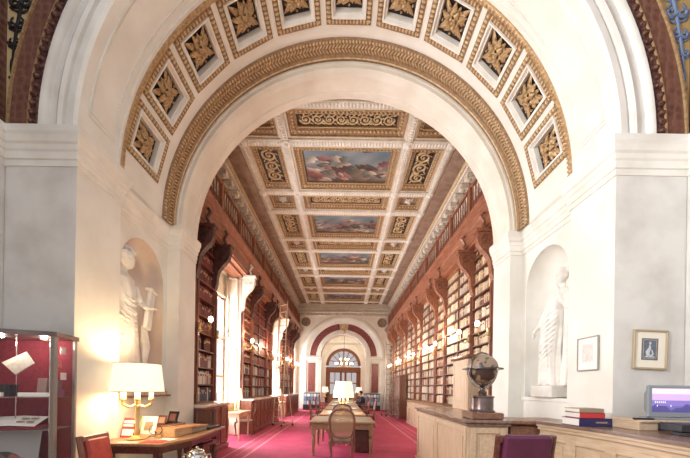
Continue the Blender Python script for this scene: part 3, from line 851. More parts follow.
g = MB(); g.lathe([(.02,3.95),(.06,3.8),(.04,3.6),(.1,3.4),(.05,3.25),(.02,3.15)], 10)
for k in range(10):
    a_ = 2*pi*k/10; c_, s_ = cos(a_), sin(a_)
    g.tube([(.05*c_,.05*s_,3.35),(.3*c_,.3*s_,3.2),(.6*c_,.6*s_,3.25),(.68*c_,.68*s_,3.4)], .016, 5)
    g.tube([(.04*c_,.04*s_,3.6),(.2*c_,.2*s_,3.55),(.34*c_,.34*s_,3.75)], .012, 5)
g.obj('frame', M['brass'], t)
b0 = None
for k in range(15):
    r_, z_, a_ = (.68,3.48,2*pi*k/10) if k < 10 else (.34,3.83,2*pi*(k-10)/5)
    if b0 is None: g = MB(); g.ball((0,0,0), .06, 8, 6); b0 = g.obj('bulb', M['bulb'], t); o = b0
    else: o = b0.copy(); COL.objects.link(o); o.parent = t
    o.location = (r_*cos(a_), r_*sin(a_), z_)
# ------------------------------------------------------------------ reading tables down the middle
def turned(h, r=.035, n=10):
    return [(r*.9,0),(r*.9,h*.03),(r*.45,h*.06),(r*.6,h*.1),(r*.75,h*.3),(r*1.0,h*.62),(r*.55,h*.68),(r*1.0,h*.71),(r*.6,h*.75),(r*1.1,h*.77)]
def reading_table(label, x, y, w, l):
    t = thing('reading_table', label, 'table', (x,y,0), 0, 'reading tables in a row down the aisle')
    g = MB(); g.bbox(-w/2,0,.71,w/2,l,.75,.012); tp = g.obj('table_top', M['tabletop'], t)
    g = MB(); g.box(-w/2+.12,.12,.7495,w/2-.12,l-.12,.752); g.obj('leather_inlay', M['leather'], tp)
    g = MB(); a, b = w/2-.07, .07
    for (x0,y0_,x1,y1_) in ((-a,b,a,b+.03),(-a,l-b-.03,a,l-b),(-a,b,-a+.03,l-b),(a-.03,b,a,l-b)): g.bbox(x0,y0_,.58,x1,y1_,.71,.006)
    g.obj('apron', M['tabletop'], t)
    for sx_ in (-1,1):
        for yy in (.1, l-.1):
            g = MB(); g.lathe(turned(.58,.045), 12, T(sx_*(w/2-.1),yy,0)); g.bbox(sx_*(w/2-.1)-.045,yy-.045,.44,sx_*(w/2-.1)+.045,yy+.045,.71,.006)
            g.obj('leg', M['tabletop'], t, smooth=True)
    return t
TB = [(7.05,1.5,1.46),(9.0,2.0,1.3),(11.4,2.1,1.3),(13.9,2.1,1.3),(16.3,2.2,1.3),(18.8,2.0,1.3)]
tl = ['nearest wooden reading table, red-brown box under its right side','second reading table in the aisle, large lit lamp on it','third reading table in the aisle behind the large lamp','fourth reading table in the aisle','fifth reading table in the aisle, where the dark-clothed person sits','farthest reading table before the arch']
for (y,l,w),lb in zip(TB,tl): reading_table(lb, 0, y, w, l)
t = thing('floor_box', 'dark red-brown box standing under the nearest reading table', 'box', (.47,7.75,0))
g = MB(); g.bbox(-.17,-.2,0,.17,.2,.50,.01); g.obj('body', M['woodd'], t); g = MB(); g.bbox(-.18,-.21,.47,.18,.21,.52,.01); g.obj('lid', M['woodd'], t)
# cane chair: origin at floor centre, faces +y
def cane_chair(label, group):
    t = thing('cane_chair', label, 'chair', (0,0,0), 0, group)
    g = MB(); P = [(-.22,.22),(-.26,.0),(-.24,-.2),(.24,-.2),(.26,.0),(.22,.22),(.1,.26),(-.1,.26)]
    g.prism([(a,b) for a,b in P], .40, .44); g.obj('seat_rail', M['chairw'], t)
    g = MB(); g.prism([(a*.88,b*.88) for a,b in P], .44, .47); g.obj('seat', M['cane'] if False else M['leather'], t)
    def yb(z): return -.2-(z-.44)*.16
    out = []
    for k in range(40):
        a = 2*pi*k/40; c, s = cos(a), sin(a)
        ex = .255*math.copysign(abs(c)**.62, c); z = .77+.27*math.copysign(abs(s)**.75, s)
        if s > 0: ex *= 1.0+.02; z += .03*(1-abs(c))
        ex *= .88+.12*(z-.5)/.55
        out.append((ex, yb(z), z))
    g = MB(); g.tube(out, .024, 8, closed=True)
    g.ball((0,yb(1.07)-.005,1.07),(.05,.02,.022),8,5); g.obj('back_frame', M['chairw'], t, smooth=True)
    g = MB(); g.add(out, [tuple(range(40))]); g.obj('cane_panel', M['cane'], t)
    g = MB()
    for s_ in (-1,1): g.tube([(s_*.2,yb(.44),.42),(s_*.19,yb(.55),.55)], .022, 8)
    g.obj('back_post', M['chairw'], t)
    for s_ in (-1,1):
        g = MB(); g.tube([(s_*.23,.2,.42),(s_*.25,.22,.33),(s_*.225,.2,.15),(s_*.22,.2,.05),(s_*.24,.23,0.01)], [.035,.032,.02,.016,.022], 8); g.obj('leg', M['chairw'], t, smooth=True)
        g = MB(); g.tube([(s_*.21,-.2,.42),(s_*.215,-.22,.3),(s_*.2,-.2,.14),(s_*.22,-.26,.01)], [.03,.027,.018,.02], 8); g.obj('leg', M['chairw'], t, smooth=True)
    for s_ in (-1,1):
        g = MB(); g.tube([(s_*.24,yb(.68),.68),(s_*.27,-.05,.69),(s_*.27,.08,.67),(s_*.26,.06,.56),(s_*.245,.05,.44)], [.018,.02,.022,.018,.02], 8); g.obj('armrest', M['chairw'], t, smooth=True)
    g = MB()
    for i in range(9):
        x = -.2+.05*i; g.ball((x,-.205,.395-(.015 if i%2 else 0)), (.03,.012,.02), 6, 4)
    g.obj('carved_apron', M['chairw'], t)
    return t
cc = cane_chair('cane-backed wooden armchair in front of the nearest reading table, back to us', 'cane armchairs round the reading tables')
cc.location = (-.01,6.68,0)
dup(cc, (-.01,8.72,0), 0, 'cane-backed armchair between the first and second reading tables')
sd = [(9.6,'second'),(10.5,'second'),(12.4,'third'),(14.9,'fourth'),(17.4,'fifth')]
for k,(y,nm) in enumerate(sd[2:]):
    dup(cc, (-.98,y,0), -pi/2, 'cane armchair tucked at the left side of the %s reading table' % nm)
    if k != 2: dup(cc, (.98,y+.2,0), pi/2, 'cane armchair tucked at the right side of the %s reading table' % nm)
for x, nm in ((-.75,'left'),(.8,'right')):
    dup(cc, (x,20.9 if x<0 else 21.0,0), pi, 'pale cane armchair at the far end of the table row, %s' % nm)
# lamps
def shade_prof(rt, rb, z0, z1): return [(rb,z0),(rb+.004,z0+.01),(rt,z1)]
def open_lathe(prof, n=28, M4=None):
    g = MB(); P = [[(r*cos(2*pi*k/n), r*sin(2*pi*k/n), z) for r,z in prof] for k in range(n)]
    g.grid(P, True)
    if M4: g.v = [tuple(M4 @ Vector(v)) for v in g.v]
    return g
def aisle_lamp(label, loc, s=1, group='lit table lamps'):
    t = thing('table_lamp', label, 'lamp', loc, 0, group)
    g = MB(); g.lathe([(.13,0),(.13,.02),(.06,.04),(.03,.08),(.045,.14),(.022,.2),(.02,.5),(.01,.52)], 14)
    for k in range(3):
        a = 2*pi*k/3+.5; g.tube([(0,0,.3),(.08*cos(a),.08*sin(a),.27),(.14*cos(a),.14*sin(a),.33),(.14*cos(a),.14*sin(a),.38)], .01, 5)
    g.obj('lamp_base', M['brass'], t, smooth=True)
    for k in range(3):
        a = 2*pi*k/3+.5; g = MB(); g.lathe([(.02,.37),(.02,.47)], 8, T(.14*cos(a),.14*sin(a),0)); g.obj('candle_tube', M['candle'], t)
    g = open_lathe([(.31,.46),(.314,.47),(.24,.93)]); g.obj('lamp_shade', M['shade'], t, smooth=True)
    t.scale = (s,s,s); return t
l0 = aisle_lamp('large lit white table lamp on the second reading table', (.02,9.6,.752))
dup(l0, (-.02,12.3,.752), label='lit table lamp on the third reading table behind the largest one')
dup(l0, (-.1,14.9,.752), label='lit table lamp on the fourth reading table')
dup(l0, (-1.15,21.2,.9), label='small lit lamp on a stand left of the far arch', sc=(.7,.7,.7))
dup(l0, (1.05,21.4,.9), label='small lit lamp on a stand right of the far arch', sc=(.7,.7,.7))
for x, yy, nm in ((-1.15,21.2,'left'),(1.05,21.4,'right')):
    g = MB(); g.lathe([(.2,0),(.2,.03),(.04,.06),(.03,.5),(.04,.84),(.22,.87),(.22,.9)], 16, T(x,yy,0)); o = g.obj('lamp_stand', M['woodd'], smooth=True); tag(o, 'round dark lamp stand on the %s before the far arch' % nm, 'stand')
# papers on the tables
for k,(x,y,w_,h_,rz) in enumerate([(-.3,9.9,.3,.21,.1),(.3,11.9,.4,.28,-.1),(-.3,14.3,.3,.21,.2),(.32,16.9,.4,.28,.1),(-.25,17.6,.3,.2,-.3)]):
    g = MB(); g.bbox(-w_/2,-h_/2,0,w_/2,h_/2,.02,.003, T(x,y,.7525,0,0,rz)); g.box(-.004,-h_/2,.018,.004,h_/2,.022,T(x,y,.7525,0,0,rz))
    o = g.obj('open_book', M['white']); tag(o, 'white open book lying on the %s reading table, %s side' % (['second','third','fourth','fifth','fifth'][k], ['left','right','left','right','left'][k]), 'book')

# seated person at the fifth table
def remesh(o, vox, smooth=True):
    m = o.modifiers.new('Remesh', 'REMESH'); m.mode = 'VOXEL'; m.voxel_size = vox; m.use_smooth_shade = True
    if smooth: q = o.modifiers.new('Smooth', 'SMOOTH'); q.iterations = 2; q.factor = .5
px, py = .98, 17.1
pt = thing('person', 'seated person in dark jacket reading at the right of a far table', 'person', (px,py,0))
g = MB()
g.tube([(.05,0,.5),(.04,0,.7),(0,0,.95),(-.02,0,1.05)], [.15,.15,.17,.07], 12); g.tube([(-.02,0,1.04),(-.05,0,1.16)], .05, 10)
g.ball((-.07,0,1.24), (.095,.078,.115), 14, 10); g.ball((-.165,0,1.225), (.02,.014,.02), 6, 4)
for s_ in (-1,1):
    g.tube([(0,s_*.19,1.0),(-.05,s_*.24,.78),(-.28,s_*.16,.79),(-.34,s_*.12,.79)], [.055,.045,.035,.025], 8)
    for f_ in range(4): g.tube([(-.34,s_*.12+(f_-1.5)*.018,.79),(-.385,s_*.12+(f_-1.5)*.02,.785),(-.41,s_*.12+(f_-1.5)*.02,.775)], .008, 5)
    g.tube([(-.34,s_*.14-s_*.04,.79),(-.36,s_*.08,.785)], .009, 5)
    g.tube([(.05,s_*.1,.53),(-.36,s_*.1,.53),(-.36,s_*.1,.08)], [.085,.065,.045], 8); g.tube([(-.33,s_*.1,.05),(-.47,s_*.1,.04)], [.04,.035], 8)
o = g.obj('body', M['skin'], pt); remesh(o, .014)
g = MB(); g.tube([(.05,0,.5),(.04,0,.7),(0,0,.95),(-.02,0,1.06)], [.165,.165,.185,.08], 14)
for s_ in (-1,1): g.tube([(0,s_*.18,1.0),(-.05,s_*.24,.78),(-.28,s_*.16,.79)], [.07,.056,.045], 10)
o = g.obj('jacket', M['cloth'], pt); remesh(o, .016)
g = MB()
for s_ in (-1,1): g.tube([(.07,s_*.1,.53),(-.36,s_*.1,.53),(-.36,s_*.1,.1)], [.1,.076,.058], 10)
o = g.obj('trousers', M['cloth'], pt); remesh(o, .016)
g = MB(); g.ball((-.045,0,1.27), (.105,.09,.11), 12, 8); g.obj('hair', M['hair'], pt, smooth=True)
dup(cc, (1.02,17.1,0), pi/2, 'cane armchair with the dark-clothed person sitting in it')

# ------------------------------------------------------------------ right counters
def panel(mb, face, a0, a1, z0, z1, pos, out, ins=.02):   # raised frame + field on a vertical face; face 'x' or 'y'
    def bx(p0,p1,q0,q1,d):
        lo_, hi_ = sorted((pos, pos+out*d))
        if face == 'x': mb.bbox(lo_,p0,q0,hi_,p1,q1,.004)
        else: mb.bbox(p0,lo_,q0,p1,hi_,q1,.004)
    s = .07
    bx(a0,a0+s,z0,z1,ins); bx(a1-s,a1,z0,z1,ins); bx(a0+s,a1-s,z0,z0+s,ins); bx(a0+s,a1-s,z1-s,z1,ins)
    bx(a0+s+.05,a1-s-.05,z0+s+.05,z1-s-.05,ins*.7)
CT = 1.115
t = thing('service_counter', 'long pale oak panelled counter beside the aisle, worn brown top', 'counter', (0,0,0))
g = MB(); g.bbox(1.58,4.12,0,2.10,6.83,CT-.06,.01); g.box(1.54,4.1,0,2.1,6.86,.1); g.obj('body', M['oak'], t)
g = MB(); g.bbox(1.52,4.05,CT-.04,2.14,6.87,CT,.01); g.bbox(1.55,4.08,CT-.08,2.12,6.85,CT-.04,.01); g.obj('top', M['oaktop'], t)
yy = 4.14
for k in range(2):
    g = MB(); panel(g,'x',yy,yy+1.32,.12,CT-.1,1.58,-1); g.obj('panel', M['oak'], t); yy += 1.345
g = MB(); panel(g,'y',1.62,2.06,.12,CT-.1,4.12,-1); g.obj('end_panel', M['oaky'], t)
t = thing('cross_counter', 'short dark-topped counter piece behind the purple chair', 'counter', (0,0,0))
g = MB(); g.bbox(2.14,4.16,0,2.94,4.62,CT-.07,.01); g.obj('body', M['oakd'], t)
g = MB(); g.bbox(2.145,4.10,CT-.05,2.95,4.66,CT-.003,.01); g.obj('top', M['oakd'], t)
t = thing('wall_counter', 'pale oak counter along the right wall, brown top with books and monitor', 'counter', (0,0,0))
A = [(2.43,4.09),(2.60,3.2),(2.66,1.6)]
pf = lambda o, back=0: [(A[0][0]+o,A[0][1]),(A[1][0]+o,A[1][1]),(A[2][0]+o,A[2][1]),(3.78,1.6),(3.78,3.6),(2.99,3.6),(2.99,4.09)]
g = MB(); g.prism(pf(.05), 0, CT-.1); g.obj('body', M['oaky'], t)
g = MB(); g.prism(pf(.02), CT-.1, CT-.06); g.prism(pf(0), CT-.06, CT-.035); g.obj('edge_moulding', M['oaky'], t)
g = MB(); g.prism(pf(-.01), CT-.035, CT); g.obj('top', M['oaktop'], t)
def facepanel(p, q, z0, z1, o=.05):
    d = (Vector(q)-Vector(p)); L_ = d.length; an = math.atan2(d.y, d.x)
    M4 = Matrix.Translation((p[0]+o,p[1],0)) @ Matrix.Rotation(an,4,'Z')
    g = MB(); s = .06
    for (a,b,c,e,w_) in ((0,s,z0,z1,.02),(L_-s,L_,z0,z1,.02),(s,L_-s,z0,z0+s,.02),(s,L_-s,z1-s,z1,.02),(s+.05,L_-s-.05,z0+s+.04,z1-s-.04,.014)):
        g.bbox(a,-w_,c,b,.0,e,.004,M4)
    return g
for (f0,f1) in ((0,.5),(.5,1)):
    p = [A[0][i]+(A[1][i]-A[0][i])*f0 for i in (0,1)]; q = [A[0][i]+(A[1][i]-A[0][i])*f1 for i in (0,1)]
    facepanel(p, q, .12, CT-.16).obj('panel', M['oaky'], t)
for (f0,f1) in ((0,.5),(.5,1)):
    p = [A[1][i]+(A[2][i]-A[1][i])*f0 for i in (0,1)]; q = [A[1][i]+(A[2][i]-A[1][i])*f1 for i in (0,1)]
    facepanel(p, q, .12, CT-.16).obj('panel', M['oaky'], t)
# index cabinet on the base cabinets + tall cabinet further down
t = thing('index_cabinet', 'pale upright wooden cabinet with moulded cap behind the globe', 'cabinet', (2.99,7.9,1.022)); t.scale = (1,1,1.1)
g = MB(); g.bbox(-.16,-.5,0,.16,.5,1.08,.008); g.obj('body', M['oak'], t); g = MB(); g.bbox(-.22,-.56,1.09,.16,.56,1.16,.02); g.obj('cap', M['oakd'], t)
g = MB(); panel(g,'x',-.45,.45,.06,1.04,-.16,-1,.012); g.obj('door', M['oak'], t)
t = thing('tall_cabinet', 'tall dark brown cabinet with panelled end beside the right aisle', 'cabinet', (3.12,16.4,0))
g = MB(); g.bbox(-.36,-.3,0,.03,.8,2.1,.01); g.bbox(-.39,-.33,2.1,.03,.83,2.18,.01); g.obj('body', M['oakd'], t)
g = MB(); panel(g,'y',-.33,0,1.0,2.0,-.3,-1,.02); panel(g,'y',-.33,0,.12,.95,-.3,-1,.02); g.obj('end_panel', M['oakd'], t)
for k in (0,1):
    g = MB(); panel(g,'x',-.28+k*.54,.24+k*.54,.12,2.0,-.36,-1,.02); g.obj('door', M['oakd'], t)
for kk, yy in enumerate((17.8,19.6)):
    t = thing('low_bookcase', 'low brown cabinet under the right shelves, %s past the tall cabinet' % ('first','second')[kk], 'cabinet', (3.13,yy,0))
    g = MB(); g.bbox(-.3,-.6,0,.03,1.0,1.0,.01); g.bbox(-.33,-.62,1.0,.03,1.02,1.05,.01); g.obj('body', M['oakd'], t)
    g = MB(); panel(g,'x',-.55,.18,.1,.95,-.3,-1,.02); g.obj('door', M['oakd'], t); g = MB(); panel(g,'x',.2,.95,.1,.95,-.3,-1,.02); g.obj('door', M['oakd'], t)

# globe
t = thing('globe', 'large antique globe in a metal ring stand on the counter corner', 'globe', (1.85,4.33,CT+.002))
g = MB(); g.bbox(-.2,-.2,0,.2,.2,.085,.01); g.obj('plinth', M['oakd'], t)
g = MB(); g.lathe([(.165,.085),(.165,.10),(.145,.115),(.14,.13),(.14,.27),(.15,.28),(.15,.295),(.05,.31),(.06,.34),(.035,.37),(.03,.40),(.05,.42),(.02,.44)], 28); g.obj('stand_base', M['steel'], t, smooth=True)
ZG = .655
gmap = mat('antique_map', '4a3630', .35, 0, '94806c', 4.5, 6, 0, lo=.485, hi=.515)
g = MB(); g.ball((0,0,ZG), .195, 36, 24, ); g.obj('sphere', gmap, t, smooth=True)
g = MB(); g.tube([(.215*cos(a), 0, ZG+.215*sin(a)) for a in [2*pi*k/48 for k in range(48)]], .009, 6, closed=True, M4=Matrix.Rotation(R(25),4,'Z')); g.obj('meridian_ring', M['steel'], t, smooth=True)
g = MB(); P = [[(r*cos(2*pi*k/48), r*sin(2*pi*k/48), z) for r,z in ((.21,ZG-.008),(.255,ZG-.008),(.255,ZG+.008),(.21,ZG+.008),(.21,ZG-.008))] for k in range(48)]; g.grid(P, True); g.obj('horizon_ring', M['steel'], t)
g = MB()
for k in range(2):
    g.tube([(.25*cos(a), 0, ZG+.25*sin(a)) for a in [pi+pi*j/24 for j in range(25)]], .012, 6, M4=Matrix.Rotation(R(20+90*k),4,'Z'))
g.obj('cradle', M['silver'], t, smooth=True)

# books on the wall counter
def bigbook(name_lab, loc, w, d, h, cov, rz=0):
    t = thing('book', name_lab, 'book', loc, rz, 'books stacked on the wall counter')
    g = MB(); g.bbox(-w/2,-d/2,0,w/2,d/2,.006,.002); g.bbox(-w/2,-d/2,h-.006,w/2,d/2,h,.002); g.bbox(-w/2,-d/2,0,w/2,-d/2+.008,h,.002); g.obj('cover', cov, t)
    g = MB(); g.box(-w/2+.004,-d/2+.008,.006,w/2-.005,d/2-.006,h-.006); g.obj('pages', M['white'], t)
    if cov is M['bluebk']:
        g = MB(); g.box(w*.0,-d/2-.001,h*.4,w*.35,-d/2+.002,h*.6); g.obj('spine_title', M['tanbk'], t)
    return t
bigbook('large dark blue book with white page edges, bottom of the counter stack', (2.735,3.66,CT+.001), .37,.27,.085, M['bluebk'], .04)
bigbook('red book in the middle of the counter stack', (2.715,3.66,CT+.087), .27,.25,.06, M['redbk'], -.03)
bigbook('tan book on top of the counter stack', (2.705,3.66,CT+.148), .27,.24,.045, M['tanbk'], .02)
# riser, monitor, remote, black device
t = thing('monitor_riser', 'low pale wooden riser under the computer monitor', 'riser', (0,0,CT+.001))
g = MB(); g.bbox(2.93,3.20,.08,3.70,3.56,.105,.004); g.bbox(2.93,3.22,0,3.12,3.55,.08,.004); g.box(3.12,3.5,0,3.7,3.55,.08); g.bbox(3.66,3.22,0,3.70,3.55,.08,.004); g.obj('box', M['oaky'], t)
t = thing('computer_monitor', 'grey boxy tube monitor with lit lilac screen on the wall counter', 'monitor', (3.28,3.34,CT+.107))
t.rotation_euler = (0,0,-.1); t.scale=(.96,.8,1)
g = MB(); g.bbox(-.225,-.12,.02,.225,-.085,.345,.012); P = []
g.add([(-.2,-.085,.04),(.2,-.085,.04),(.2,-.085,.325),(-.2,-.085,.325),(-.06,.2,.08),(.12,.2,.08),(.12,.2,.26),(-.06,.2,.26)], [(4,5,6,7)[::-1],(0,1,5,4),(1,2,6,5),(2,3,7,6),(3,0,4,7)]); g.obj('casing', M['grey'], t)
g = MB(); g.bbox(-.2,-.125,.0,.2,.06,.022,.006); g.ball((-.02,-.13,.035),(.01,.008,.008),6,4); g.ball((.06,-.13,.035),(.02,.008,.006),6,4); g.obj('stand_base', M['grey'], t)
g = MB(); sw, sh = .185, .118
nx, ny = 40, 26; cs = []
for j in range(ny):
    for i in range(nx):
        x0_, x1_ = -sw+2*sw*i/nx, -sw+2*sw*(i+1)/nx; z0_, z1_ = .195-sh+2*sh*j/ny, .195-sh+2*sh*(j+1)/ny
        g.add([(x0_,-.1215,z0_),(x1_,-.1215,z0_),(x1_,-.1215,z1_),(x0_,-.1215,z1_)], [(0,1,2,3)])
        v = j/ny; u = i/nx
        c = [(.42,.40,.66),(.50,.44,.72),(.78,.66,.84),(.92,.82,.9)][min(3,int(v*4))]
        if v < .45 and (math.sin(u*9)+math.sin(u*23)*.4)*.1+.2 > v: c = (.30,.28,.52)
        if .36 < v < .44 and .06 < u < .35 and i % 2: c = (.9,.9,.95)
        if .2 < v < .28 and (.45 < u < .5 or .1 < u < .13): c = (.95,.9,.95)
        cs.append(c)
g.c = cs
sm = attrmat('lit_screen', .3); nt = sm.node_tree; nt.links.new(nt.nodes['Color Attribute'].outputs[0], nt.nodes['Principled BSDF'].inputs['Emission Color']); nt.nodes['Principled BSDF'].inputs['Emission Strength'].default_value = .3
g.obj('screen', sm, t)
g = MB(); g.bbox(-.09,-.02,0,.09,.02,.018,.005,T(3.0,3.25,CT+.107,0,0,-.1)); o = g.obj('remote_control', M['black']); tag(o, 'slim black handset lying on the riser left of the monitor', 'remote')
t = thing('black_device', 'flat black electronic box with cables in front of the monitor', 'device', (3.16,2.96,CT+.001)); t.scale=(.8,.8,1)
g = MB(); g.bbox(-.22,-.12,.03,.24,.14,.10,.006); g.obj('casing', M['black'], t)
g = MB(); g.bbox(-.24,-.18,0,.2,-.02,.028,.005); g.obj('keypad', M['black'], t)
g = MB(); g.tube([(-.2,-.1,.02),(-.27,-.14,.012),(-.25,-.2,.01),(-.1,-.19,.012),(.05,-.2,.012)], .006, 6); g.obj('cable', M['iron'], t)
# framed prints
t = thing('framed_print', 'small print of a pale figure on blue in a thin gilt frame', 'picture', (3.395,YF-.004,1.968), 0); t.rotation_euler = (0,R(1.6),0)
fw_, fh_ = .19,.22
g = MB()
for (a,b,c,d) in ((-fw_,-fh_,fw_,-fh_+.022),(-fw_,fh_-.022,fw_,fh_),(-fw_,-fh_+.022,-fw_+.022,fh_-.022),(fw_-.022,-fh_+.022,fw_,fh_-.022)): g.bbox(a,-.03,b,c,0,d,.004)
g.obj('frame', mat('dull_gilt_frame','b3a184',.45,.2), t)
g = MB(); g.box(-fw_+.01,-.014,-fh_+.01,fw_-.01,-.004,fh_-.01); g.obj('mat_board', mat('cream_mat', 'eee6d6', .7), t)
g = MB(); g.box(-.095,-.017,-.115,.085,-.013,.125); g.obj('print', mat('blue_grey_print', '6a7482', .6, 0, '5c6676', 30), t)
g = MB(); g.tube([(-.02,-.02,-.07),(-.03,-.02,-.03),(-.005,-.02,.02),(-.01,-.02,.05)], [.02,.024,.014,.008], 8); g.ball((-.005,-.02,.07),(.013,.004,.017),8,6)
g.tube([(.0,-.02,-.075),(.03,-.02,-.05),(.015,-.02,-.0)], [.012,.01,.006], 6); g.tube([(-.06,-.02,-.08),(.05,-.02,-.08)], .006, 6)
g.v = [(v[0], -.019+(v[1]+.02)*.15, v[2]) for v in g.v]
g.obj('printed_figure', mat('pale_ink', 'c9ccd0', .6), t)
g = MB()
for (a,b,c,d) in ((-.08,-.1,.07,-.095),(-.08,.105,.07,.11),(-.08,-.1,-.075,.11),(.065,-.1,.07,.11)): g.box(a,-.0185,b,c,-.0165,d)
g.obj('ruled_border', M['goldl'], t)
t = thing('framed_picture', 'narrow dark-framed white sheet on the pier side beside the niche', 'picture', (2.996,3.985,1.955))
g = MB()
for (a,b,c,d) in ((-.17,-.205,.17,-.193),(-.17,.193,.17,.205),(-.17,-.193,-.159,.193),(.159,-.193,.17,.193)): g.bbox(-.025,a,b,0,c,d,.003)
g.obj('frame', mat('grey_wood_frame','a39a90',.5), t); g = MB(); g.box(-.012,-.16,-.195,-.003,.16,.195); g.obj('sheet', M['white'], t)
g = MB(); g.box(-.0135,-.09,-.1,-.0125,.09,.12); g.obj('faint_drawing', mat('faint_print', 'e3ddd6', .6, 0, 'd3cbc4', 25), t)

# upholstered chairs (frame + padded back)
def padded_chair(label, cat, loc, rz, up, wd, w=.5, H=1.06, s=1):
    t = thing('upholstered_chair', label, cat, loc, rz)
    z = lambda v: v*H/1.06
    def yb(v): return -.22-(v-.45)*.2
    for s_ in (-1,1):
        g = MB(); g.tube([(s_*(w/2-.03),-.2,.02),(s_*(w/2-.03),-.22,.45),(s_*(w/2-.025),yb(.8),z(.8)),(s_*(w/2-.02),yb(1.02),z(1.04))], [.022,.03,.032,.028], 8); g.obj('back_post', wd, t, smooth=True)
        g = MB(); g.lathe([(.018,0),(.03,.3),(.03,.42)], 8, T(s_*(w/2-.04),.2,0)); g.obj('leg', wd, t)
    Mb = Matrix.Translation((0,yb(.45),.45)) @ Matrix.Rotation(math.atan(.2),4,'X')
    g = MB(); hh_ = z(1.04)-.45
    g.bbox(-w/2+.02,-.02,hh_-.055,w/2-.02,.03,hh_+.01,.01,Mb); g.obj('top_rail', wd, t); g = MB(); g.bbox(-w/2+.02,-.02,.1,w/2-.02,.03,.16,.01,Mb); g.obj('back_rail', wd, t)
    g = MB(); g.bbox(-w/2+.05,-.03,.13,w/2-.05,.045,hh_-.03,.02,Mb); g.obj('backrest', up, t)
    g = MB(); g.bbox(-w/2,-.24,.36,w/2,.24,.42,.01); g.obj('seat_frame', wd, t)
    g = MB(); g.bbox(-w/2+.01,-.22,.42,w/2-.01,.23,.5,.03); g.obj('seat', up, t)
    return t
padded_chair('red upholstered wooden chair beside the writing table, lower left', 'chair', (-2.40,3.57,0), -pi/2, M['redup'], M['chairw'], .42, .96)
pc = padded_chair('purple leather chair in dark wooden frame before the right counter', 'chair', (1.56,3.13,0), .05, M['purple'], M['woodd'], .52, 1.13)
pad = [c for c in pc.children if c.name.startswith('backrest')][0]
pad.location.y -= .025; pad.location.z += .045
padded_chair('dark wooden chair behind the far end of the writing table', 'chair', (-2.70,6.12,0), pi, M['woodd'], M['woodd'], .38, 1.04)

# ------------------------------------------------------------------ left writing table and what is on it
t = thing('writing_table', 'long brown writing table against the left niche wall, lamp and books on it', 'table', (0,0,0))
TT = .78
poly = [(-2.98,3.9),(-2.16,3.9),(-2.0,4.5),(-2.08,5.78),(-2.9,5.78),(-2.9,4.4),(-2.98,4.34)]
g = MB(); g.prism(poly[::1], TT-.03, TT); g.obj('table_top', M['tabletop'], t)
inn = [(-2.92,3.96),(-2.22,3.96),(-2.08,4.5),(-2.14,5.7),(-2.86,5.7),(-2.86,4.42),(-2.92,4.34)]
g = MB(); g.prism(inn, TT-.13, TT-.03); g.obj('apron', M['woodd'], t)
for (x,y) in ((-2.86,4.02),(-2.27,4.02),(-2.14,4.52),(-2.2,5.62),(-2.8,5.62)):
    g = MB(); g.lathe(turned(TT-.13,.04), 10, T(x,y,0)); g.bbox(x-.04,y-.04,TT-.2,x+.04,y+.04,TT-.13,.004); g.obj('leg', M['woodd'], t, smooth=True)
# big lamp
t = thing('table_lamp', 'wide cream-shaded brass lamp with white candle tubes on the writing table', 'lamp', (-2.67,4.24,TT-.015+.016))
g = MB(); g.lathe([(.12,0),(.12,.015),(.07,.03),(.03,.06),(.04,.1),(.022,.14),(.03,.3),(.02,.45),(.035,.5),(.015,.56)], 16)
for k in range(6):
    a = 2*pi*k/6; g.tube([(0,0,.46),(.1*cos(a),.1*sin(a),.42),(.18*cos(a),.18*sin(a),.46),(.18*cos(a),.18*sin(a),.52)], .012, 6); g.lathe([(.012,.5),(.035,.52),(.03,.54)], 8, T(.18*cos(a),.18*sin(a),0))
g.obj('lamp_base', M['brass'], t, smooth=True)
for k in range(6):
    a = 2*pi*k/6; g = MB(); g.lathe([(.024,.53),(.024,.64)], 10, T(.18*cos(a),.18*sin(a),0)); g.obj('candle_tube', M['candle'], t)
g = open_lathe([(.305,.615),(.307,.63),(.265,.98)], 40); sh_ = g.obj('lamp_shade', M['shade'], t, smooth=True)
g = MB(); g.tube([(.307*cos(2*pi*k/40),.307*sin(2*pi*k/40),.62) for k in range(40)], .006, 5, closed=True); g.tube([(.266*cos(2*pi*k/40),.266*sin(2*pi*k/40),.98) for k in range(40)], .005, 5, closed=True); g.obj('shade_trim', M['goldl'], sh_)
def booklet(label, name, loc, w, h, m, rx, rz, extra=None, cat='book'):
    t = thing(name, label, cat, loc, rz); Mt = Matrix.Rotation(rx,4,'X')
    g = MB(); g.bbox(-w/2,0,0,w/2,.015,h,.003,Mt); g.obj('board', m, t)
    if extra:
        for (n_, x0_, z0_, x1_, z1_, mm) in extra:
            g = MB(); g.box(x0_*w,-.003,z0_*h,x1_*w,.001,z1_*h,Mt); g.obj(n_, mm, t)
    g = MB(); g.box(-w*.3,.02,0,w*.3,.15,.006); g.tube([(0,.015*0+.02-h*.5*sin(rx)*-1*0,.006),(0,.12,.006)], .004, 4); 
    g.add([(-.01,.02+h*.6*sin(-rx)*1,h*.6*cos(rx)),(.01,.02+h*.6*sin(-rx)*1,h*.6*cos(rx)),(.01,.145,.006),(-.01,.145,.006)], [(0,1,2,3)])
    g.obj('easel_back', M['iron'], t)
    return t
booklet('red and white booklet standing on the writing table left of the lamp', 'booklet', (-2.885,4.36,TT+.001), .2,.27, M['redbk'], -.3, -.1, [('white_photo',-.4,.1,.4,.42,M['white']),('white_title',-.42,.72,.35,.86,M['white']),('white_subtitle',-.42,.56,.3,.66,M['white'])])
